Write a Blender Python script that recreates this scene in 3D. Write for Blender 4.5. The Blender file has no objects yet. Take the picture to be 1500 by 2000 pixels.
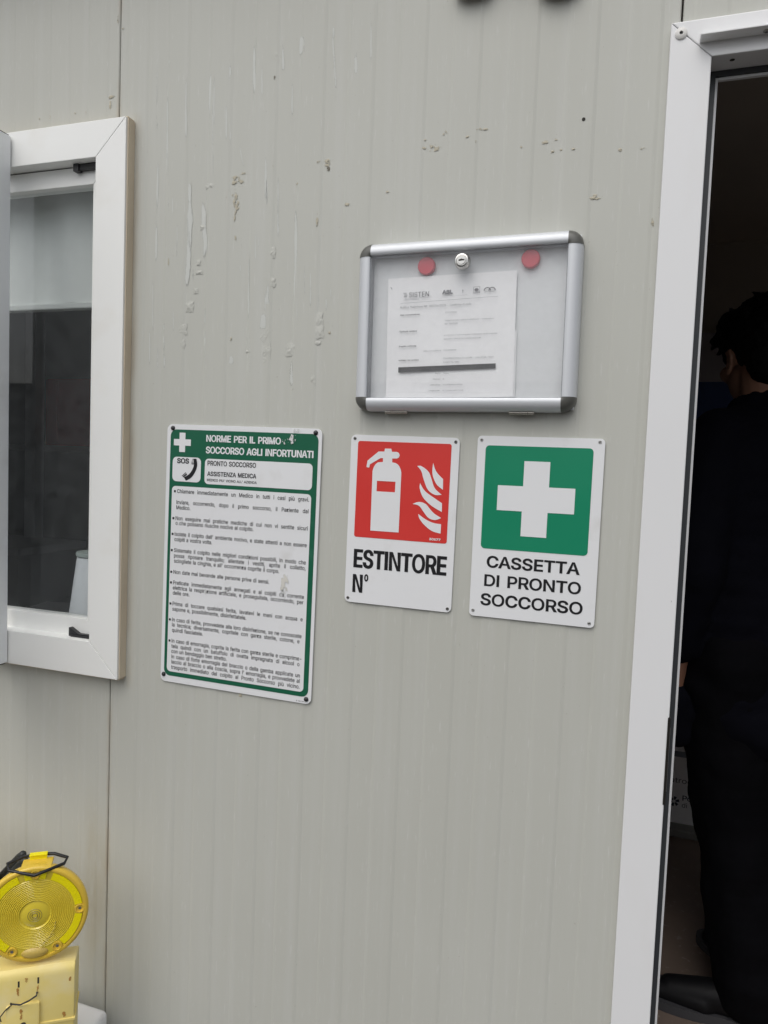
import bpy, bmesh, math, random, json
from mathutils import Vector, Matrix, noise
from mathutils.geometry import tessellate_polygon
C = bpy.context.scene.collection
R = math.radians
rnd = random.Random(7)

# ------------------------------------------------------------------ camera
cd = bpy.data.cameras.new('camera'); cam = bpy.data.objects.new('camera', cd); C.objects.link(cam)
cd.sensor_fit = 'VERTICAL'; cd.sensor_height = 36.0; cd.lens = 36.0*1390/2000
cd.clip_start = 0.02; cd.clip_end = 3000
M = ((0.94855201, 0.05561251, -0.31169912), (0.3142465, -0.04500772, 0.94827393), (0.03870702, -0.99743749, -0.0601682))
rot = Matrix([[M[r][0], -M[r][1], -M[r][2]] for r in range(3)])
cam.matrix_world = Matrix.Translation((0.95080823, -1.16904251, 1.5)) @ rot.to_4x4()
bpy.context.scene.camera = cam

# ------------------------------------------------------------------ sky, sun, exposure (overcast)
EL, AZ = R(58), R(-14)              # sun height; direction measured from straight in front of the wall, negative = left
w = bpy.data.worlds.new('World'); bpy.context.scene.world = w; w.use_nodes = True
nt = w.node_tree; bg = nt.nodes['Background']
sky = nt.nodes.new('ShaderNodeTexSky'); sky.sky_type = 'NISHITA'; sky.sun_disc = False
sky.sun_elevation = EL; sky.sun_rotation = R(180) - AZ
sky.air_density = 1.0; sky.dust_density = 4.0; sky.ozone_density = 1.0
hs = nt.nodes.new('ShaderNodeHueSaturation'); hs.inputs['Saturation'].default_value = 0.34
nt.links.new(sky.outputs[0], hs.inputs['Color']); nt.links.new(hs.outputs[0], bg.inputs['Color'])
bg.inputs['Strength'].default_value = 0.115
sd = bpy.data.lights.new('sun', 'SUN'); sun = bpy.data.objects.new('sun', sd); C.objects.link(sun)
sd.energy = 1.1; sd.angle = R(75); sd.color = (1.0, 0.985, 0.96)
sv = Vector((math.sin(AZ)*math.cos(EL), -math.cos(AZ)*math.cos(EL), math.sin(EL)))   # towards the sun
sun.rotation_euler = sv.to_track_quat('Z', 'Y').to_euler(); sun.location = sv*20
vs = bpy.context.scene.view_settings
vs.view_transform = 'Standard'; vs.look = 'None'; vs.exposure = 0.18; vs.gamma = 1.0; vs.use_curve_mapping = False

# ------------------------------------------------------------------ materials
def mat(name, col, rough=0.5, spec=0.5, metal=0.0, var=0.0, vscale=8.0, bump=0.0, bscale=60.0, stretch=(1,1,1), coat=0.0):
    m = bpy.data.materials.new(name); m.use_nodes = True; t = m.node_tree; b = t.nodes['Principled BSDF']
    b.inputs['Base Color'].default_value = (*col, 1); b.inputs['Roughness'].default_value = rough
    b.inputs['Specular IOR Level'].default_value = spec; b.inputs['Metallic'].default_value = metal
    b.inputs['Coat Weight'].default_value = coat
    if var or bump:
        tc = t.nodes.new('ShaderNodeTexCoord'); mp = t.nodes.new('ShaderNodeMapping'); mp.inputs['Scale'].default_value = stretch
        t.links.new(tc.outputs['Object'], mp.inputs['Vector'])
    if var:
        n = t.nodes.new('ShaderNodeTexNoise'); n.inputs['Scale'].default_value = vscale; n.inputs['Detail'].default_value = 5
        t.links.new(mp.outputs[0], n.inputs['Vector'])
        mx = t.nodes.new('ShaderNodeMixRGB'); mx.blend_type = 'MIX'
        mx.inputs[1].default_value = (*[c*(1-var) for c in col], 1); mx.inputs[2].default_value = (*[min(1, c*(1+var)) for c in col], 1)
        t.links.new(n.outputs[0], mx.inputs[0]); t.links.new(mx.outputs[0], b.inputs['Base Color'])
        ma = t.nodes.new('ShaderNodeMath'); ma.operation = 'MULTIPLY_ADD'; ma.inputs[1].default_value = 0.25; ma.inputs[2].default_value = rough-0.125
        t.links.new(n.outputs[0], ma.inputs[0]); t.links.new(ma.outputs[0], b.inputs['Roughness'])
    if bump:
        n2 = t.nodes.new('ShaderNodeTexNoise'); n2.inputs['Scale'].default_value = bscale; n2.inputs['Detail'].default_value = 4
        t.links.new(mp.outputs[0], n2.inputs['Vector'])
        bp = t.nodes.new('ShaderNodeBump'); bp.inputs['Strength'].default_value = bump; bp.inputs['Distance'].default_value = 0.002
        t.links.new(n2.outputs[0], bp.inputs['Height']); t.links.new(bp.outputs[0], b.inputs['Normal'])
    return m

def grime(m, dirt, amount=0.5, scale=18.0, lo=0.55, hi=0.75, stretch=(1,1,1)):
    """blotches of another colour laid over a material's base colour"""
    t = m.node_tree; b = t.nodes['Principled BSDF']; src = b.inputs['Base Color']
    tc = t.nodes.new('ShaderNodeTexCoord'); mp = t.nodes.new('ShaderNodeMapping'); mp.inputs['Scale'].default_value = stretch
    n = t.nodes.new('ShaderNodeTexNoise'); n.inputs['Scale'].default_value = scale; n.inputs['Detail'].default_value = 6
    t.links.new(tc.outputs['Object'], mp.inputs['Vector']); t.links.new(mp.outputs[0], n.inputs['Vector'])
    r = t.nodes.new('ShaderNodeMapRange'); r.inputs['From Min'].default_value = lo; r.inputs['From Max'].default_value = hi; r.inputs['To Max'].default_value = amount
    t.links.new(n.outputs[0], r.inputs['Value'])
    mx = t.nodes.new('ShaderNodeMixRGB'); mx.inputs[1].default_value = src.default_value; mx.inputs[2].default_value = (*dirt, 1)
    if src.is_linked: t.links.new(src.links[0].from_socket, mx.inputs[1])
    t.links.new(r.outputs[0], mx.inputs[0]); t.links.new(mx.outputs[0], src)
    return m

def glass(name, tint, haze, hazecol=(0.8,0.8,0.8), refl=1.0):
    m = bpy.data.materials.new(name); m.use_nodes = True; t = m.node_tree
    for n in list(t.nodes):
        if n.type == 'BSDF_PRINCIPLED': t.nodes.remove(n)
    out = [n for n in t.nodes if n.type == 'OUTPUT_MATERIAL'][0]
    tr = t.nodes.new('ShaderNodeBsdfTransparent'); tr.inputs[0].default_value = (*tint, 1)
    di = t.nodes.new('ShaderNodeBsdfDiffuse'); di.inputs[0].default_value = (*hazecol, 1)
    gl = t.nodes.new('ShaderNodeBsdfGlossy'); gl.inputs['Roughness'].default_value = 0.015; gl.inputs[0].default_value = (refl, refl, refl, 1)
    fr0 = t.nodes.new('ShaderNodeFresnel'); fr0.inputs[0].default_value = 1.5; ge = t.nodes.new('ShaderNodeNewGeometry')
    fr = t.nodes.new('ShaderNodeMath'); fr.operation = 'MULTIPLY'; iv = t.nodes.new('ShaderNodeMath'); iv.operation = 'SUBTRACT'; iv.inputs[0].default_value = 1   # reflect at the outer faces only
    t.links.new(ge.outputs['Backfacing'], iv.inputs[1]); t.links.new(fr0.outputs[0], fr.inputs[0]); t.links.new(iv.outputs[0], fr.inputs[1])
    tc = t.nodes.new('ShaderNodeTexCoord'); n = t.nodes.new('ShaderNodeTexNoise'); n.inputs['Scale'].default_value = 40; n.inputs['Detail'].default_value = 6
    t.links.new(tc.outputs['Object'], n.inputs['Vector'])
    r = t.nodes.new('ShaderNodeMapRange'); r.inputs['From Min'].default_value = 0.3; r.inputs['From Max'].default_value = 0.75
    r.inputs['To Min'].default_value = haze*0.6; r.inputs['To Max'].default_value = haze*1.5
    t.links.new(n.outputs[0], r.inputs['Value'])
    a = t.nodes.new('ShaderNodeMixShader'); t.links.new(r.outputs[0], a.inputs[0]); t.links.new(tr.outputs[0], a.inputs[1]); t.links.new(di.outputs[0], a.inputs[2])
    b = t.nodes.new('ShaderNodeMixShader'); t.links.new(fr.outputs[0], b.inputs[0]); t.links.new(a.outputs[0], b.inputs[1]); t.links.new(gl.outputs[0], b.inputs[2])
    t.links.new(b.outputs[0], out.inputs[0])
    return m

# ------------------------------------------------------------------ mesh helpers
class MB:
    def __init__(s): s.v = []; s.f = []; s.mi = []; s.uv = []
    def add(s, verts, faces, mi=0, T=None, uv=None):
        o = len(s.v)
        s.v += [tuple(T @ Vector(p)) if T else tuple(p) for p in verts]
        for k, f in enumerate(faces):
            s.f.append([o+i for i in f]); s.mi.append(mi)
            s.uv.append([uv[i] for i in f] if uv else [(0, 0)]*len(f))
    def box(s, x0, x1, y0, y1, z0, z1, mi=0, T=None):
        v = [(x0,y0,z0),(x1,y0,z0),(x1,y1,z0),(x0,y1,z0),(x0,y0,z1),(x1,y0,z1),(x1,y1,z1),(x0,y1,z1)]
        s.add(v, [(0,3,2,1),(4,5,6,7),(0,1,5,4),(1,2,6,5),(2,3,7,6),(3,0,4,7)], mi, T)
    def prism(s, poly, y0, y1, mi=0, T=None):          # poly: counter-clockwise (x, z); y0 is the front
        n = len(poly); v = [(x,y0,z) for x,z in poly]+[(x,y1,z) for x,z in poly]
        f = []
        for t in tessellate_polygon([[Vector((x,z,0)) for x,z in poly]]):
            a, b, c = [poly[i] for i in t]
            cr = (b[0]-a[0])*(c[1]-a[1])-(b[1]-a[1])*(c[0]-a[0])
            t = tuple(t) if cr > 0 else tuple(reversed(t))
            f.append(t); f.append(tuple(n+i for i in reversed(t)))
        f += [(n+i, n+(i+1)%n, (i+1)%n, i) for i in range(n)]
        s.add(v, f, mi, T)
    def sheet(s, polys, y, mi=0, T=None):              # flat front-facing sheet, first polygon outer, others holes
        flat = [p for q in polys for p in q]
        f = []
        for t in tessellate_polygon([[Vector((x,z,0)) for x,z in q] for q in polys]):
            a, b, c = [flat[i] for i in t]
            cr = (b[0]-a[0])*(c[1]-a[1])-(b[1]-a[1])*(c[0]-a[0])
            if abs(cr) < 1e-14: continue
            f.append(tuple(t) if cr > 0 else tuple(reversed(t)))
        s.add([(x,y,z) for x,z in flat], f, mi, T)
    def lathe(s, prof, T=None, n=48, mi=0, a0=0.0, a1=2*math.pi, arc=False):    # prof: (radius, y) about the Y axis
        v = []; f = []; m = n+1 if arc else n
        for k in range(m):
            a = a0+(a1-a0)*k/n
            v += [(r*math.cos(a), y, r*math.sin(a)) for r, y in prof]
        p = len(prof)
        for k in range(n):
            k2 = (k+1) % m
            for j in range(p-1):
                f.append((k*p+j, k2*p+j, k2*p+j+1, k*p+j+1))
        s.add(v, f, mi, T)
    def tube(s, pts, r, n=8, mi=0, T=None, closed=False):
        pts = [Vector(p) for p in pts]; N = len(pts); v = []; f = []
        rr = r if isinstance(r, (list, tuple)) else [r]*N
        for i, p in enumerate(pts):
            a = pts[i-1] if (i or closed) else p; b = pts[(i+1) % N] if (i < N-1 or closed) else p
            d = (b-a).normalized(); u = d.orthogonal().normalized() if i == 0 else (u-u.dot(d)*d).normalized(); q = d.cross(u)
            v += [p+rr[i]*(math.cos(2*math.pi*k/n)*u+math.sin(2*math.pi*k/n)*q) for k in range(n)]
        for i in range(N if closed else N-1):
            j = (i+1) % N
            f += [(i*n+k, i*n+(k+1)%n, j*n+(k+1)%n, j*n+k) for k in range(n)]
        if not closed:
            f.append(tuple(range(n-1,-1,-1))); f.append(tuple((N-1)*n+k for k in range(n)))
        s.add(v, f, mi, T)
    def ball(s, c, r, n=12, mi=0, T=None):
        rx, ry, rz = r if isinstance(r, (tuple, list)) else (r, r, r)
        v = []; f = []
        for i in range(1, n):
            a = math.pi*i/n
            v += [(c[0]+rx*math.sin(a)*math.cos(2*math.pi*k/(2*n)), c[1]+ry*math.sin(a)*math.sin(2*math.pi*k/(2*n)), c[2]+rz*math.cos(a)) for k in range(2*n)]
        m = 2*n
        for i in range(n-2):
            f += [(i*m+k, (i+1)*m+k, (i+1)*m+(k+1)%m, i*m+(k+1)%m) for k in range(m)]
        t = len(v); v += [(c[0], c[1], c[2]+rz), (c[0], c[1], c[2]-rz)]
        f += [(t, k, (k+1) % m) for k in range(m)]+[(t+1, (n-2)*m+(k+1) % m, (n-2)*m+k) for k in range(m)]
        s.add(v, f, mi, T)
    def limb(s, a, b, ra, rb, T=None):                # dense chain of balls, later fused by a remesh
        a, b = Vector(a), Vector(b); k = max(2, int((b-a).length/(min(ra, rb)*0.4))+1)
        for i in range(k+1):
            t = i/k; s.ball(a.lerp(b, t), ra+(rb-ra)*t, 8, T=T)
    def build(s, name, mats, parent=None, smooth=None, bevel=0.0, recalc=False, seg=2):
        me = bpy.data.meshes.new(name)
        off = parent['_o'] if parent is not None and '_o' in parent else (0, 0, 0)
        me.from_pydata([(x-off[0], y-off[1], z-off[2]) for x, y, z in s.v], [], s.f)
        for m in (mats if isinstance(mats, (list, tuple)) else [mats]): me.materials.append(m)
        me.polygons.foreach_set('material_index', s.mi)
        uvl = me.uv_layers.new(name='map')
        uvl.data.foreach_set('uv', [c for q in s.uv for p in q for c in p])
        if bevel or recalc:
            bm = bmesh.new(); bm.from_mesh(me)
            if recalc: bmesh.ops.recalc_face_normals(bm, faces=bm.faces)
            if bevel:
                es = [e for e in bm.edges if len(e.link_faces) == 2 and e.calc_face_angle(0) > 0.5]
                bmesh.ops.bevel(bm, geom=es, offset=bevel, segments=seg, affect='EDGES', profile=0.6, clamp_overlap=True)
            bm.to_mesh(me); bm.free()
        if smooth is not None:
            me.polygons.foreach_set('use_smooth', [True]*len(me.polygons))
            if smooth < 3: me.set_sharp_from_angle(angle=smooth)
        o = bpy.data.objects.new(name, me); C.objects.link(o)
        if parent is not None:
            o.parent = parent; o['_o'] = off
        return o

def fuse(o, voxel, smooth=6, noise_amp=0.0, noise_scale=8.0):
    """turn an object's overlapping shapes into one continuous skin"""
    m = o.modifiers.new('r', 'REMESH'); m.mode = 'VOXEL'; m.voxel_size = voxel
    s = o.modifiers.new('s', 'SMOOTH'); s.iterations = smooth; s.factor = 0.5
    bpy.context.view_layer.update()
    dg = bpy.context.evaluated_depsgraph_get(); me = bpy.data.meshes.new_from_object(o.evaluated_get(dg))
    mats = list(o.data.materials); o.modifiers.clear(); o.data = me
    me.materials.clear()
    for k in mats: me.materials.append(k)
    if noise_amp:
        ns = [v.normal.copy() for v in me.vertices]
        for v, n in zip(me.vertices, ns):
            v.co += n*noise_amp*(noise.noise(v.co*noise_scale)+0.5*noise.noise(v.co*noise_scale*2.3))
    me.polygons.foreach_set('use_smooth', [True]*len(me.polygons))
    me.polygons.foreach_set('material_index', [0]*len(me.polygons))
    return o

def thing(name, label, cat, loc, rot=(0,0,0), group=None, world=True):
    o = bpy.data.objects.new(name, None); C.objects.link(o); o.empty_display_size = 0.05
    o.location = loc; o.rotation_euler = rot; o['label'] = label; o['category'] = cat
    if group: o['group'] = group
    o['_o'] = tuple(loc) if world else (0.0, 0.0, 0.0)
    return o
def tag(o, label, cat, group=None):
    o['label'] = label; o['category'] = cat
    if group: o['group'] = group
    return o
def struct(o): o['kind'] = 'structure'; return o

def rrect(x0, x1, z0, z1, r, n=6):
    p = []
    for cx, cz, a in ((x1-r, z0+r, -90), (x1-r, z1-r, 0), (x0+r, z1-r, 90), (x0+r, z0+r, 180)):
        p += [(cx+r*math.cos(R(a+90*k/n)), cz+r*math.sin(R(a+90*k/n))) for k in range(n+1)]
    return p
def disc(x, z, r, n=20): return [(x+r*math.cos(2*math.pi*k/n), z+r*math.sin(2*math.pi*k/n)) for k in range(n)]
def smooth_poly(pts, n=4):                             # closed Catmull-Rom; points given as (x, z, sharp) keep their corner
    out = []; N = len(pts)
    for i in range(N):
        p0, p1, p2, p3 = [pts[(i+k-1) % N] for k in range(4)]
        a = Vector(p1[:2]); b = Vector(p2[:2])
        ta = Vector((0,0)) if len(p1) > 2 else (b-Vector(p0[:2]))*0.5
        tb = Vector((0,0)) if len(p2) > 2 else (Vector(p3[:2])-a)*0.5
        if len(p1) > 2 and len(p2) > 2: out.append(tuple(a)); continue
        if len(p1) > 2: ta = (b-a)*0.9-tb*0.3
        if len(p2) > 2: tb = (b-a)*0.9-ta*0.3
        for k in range(n):
            t = k/n; h = (2*t**3-3*t*t+1, t**3-2*t*t+t, -2*t**3+3*t*t, t**3-t*t)
            out.append(tuple(h[0]*a+h[1]*ta+h[2]*b+h[3]*tb))
    return out

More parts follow.
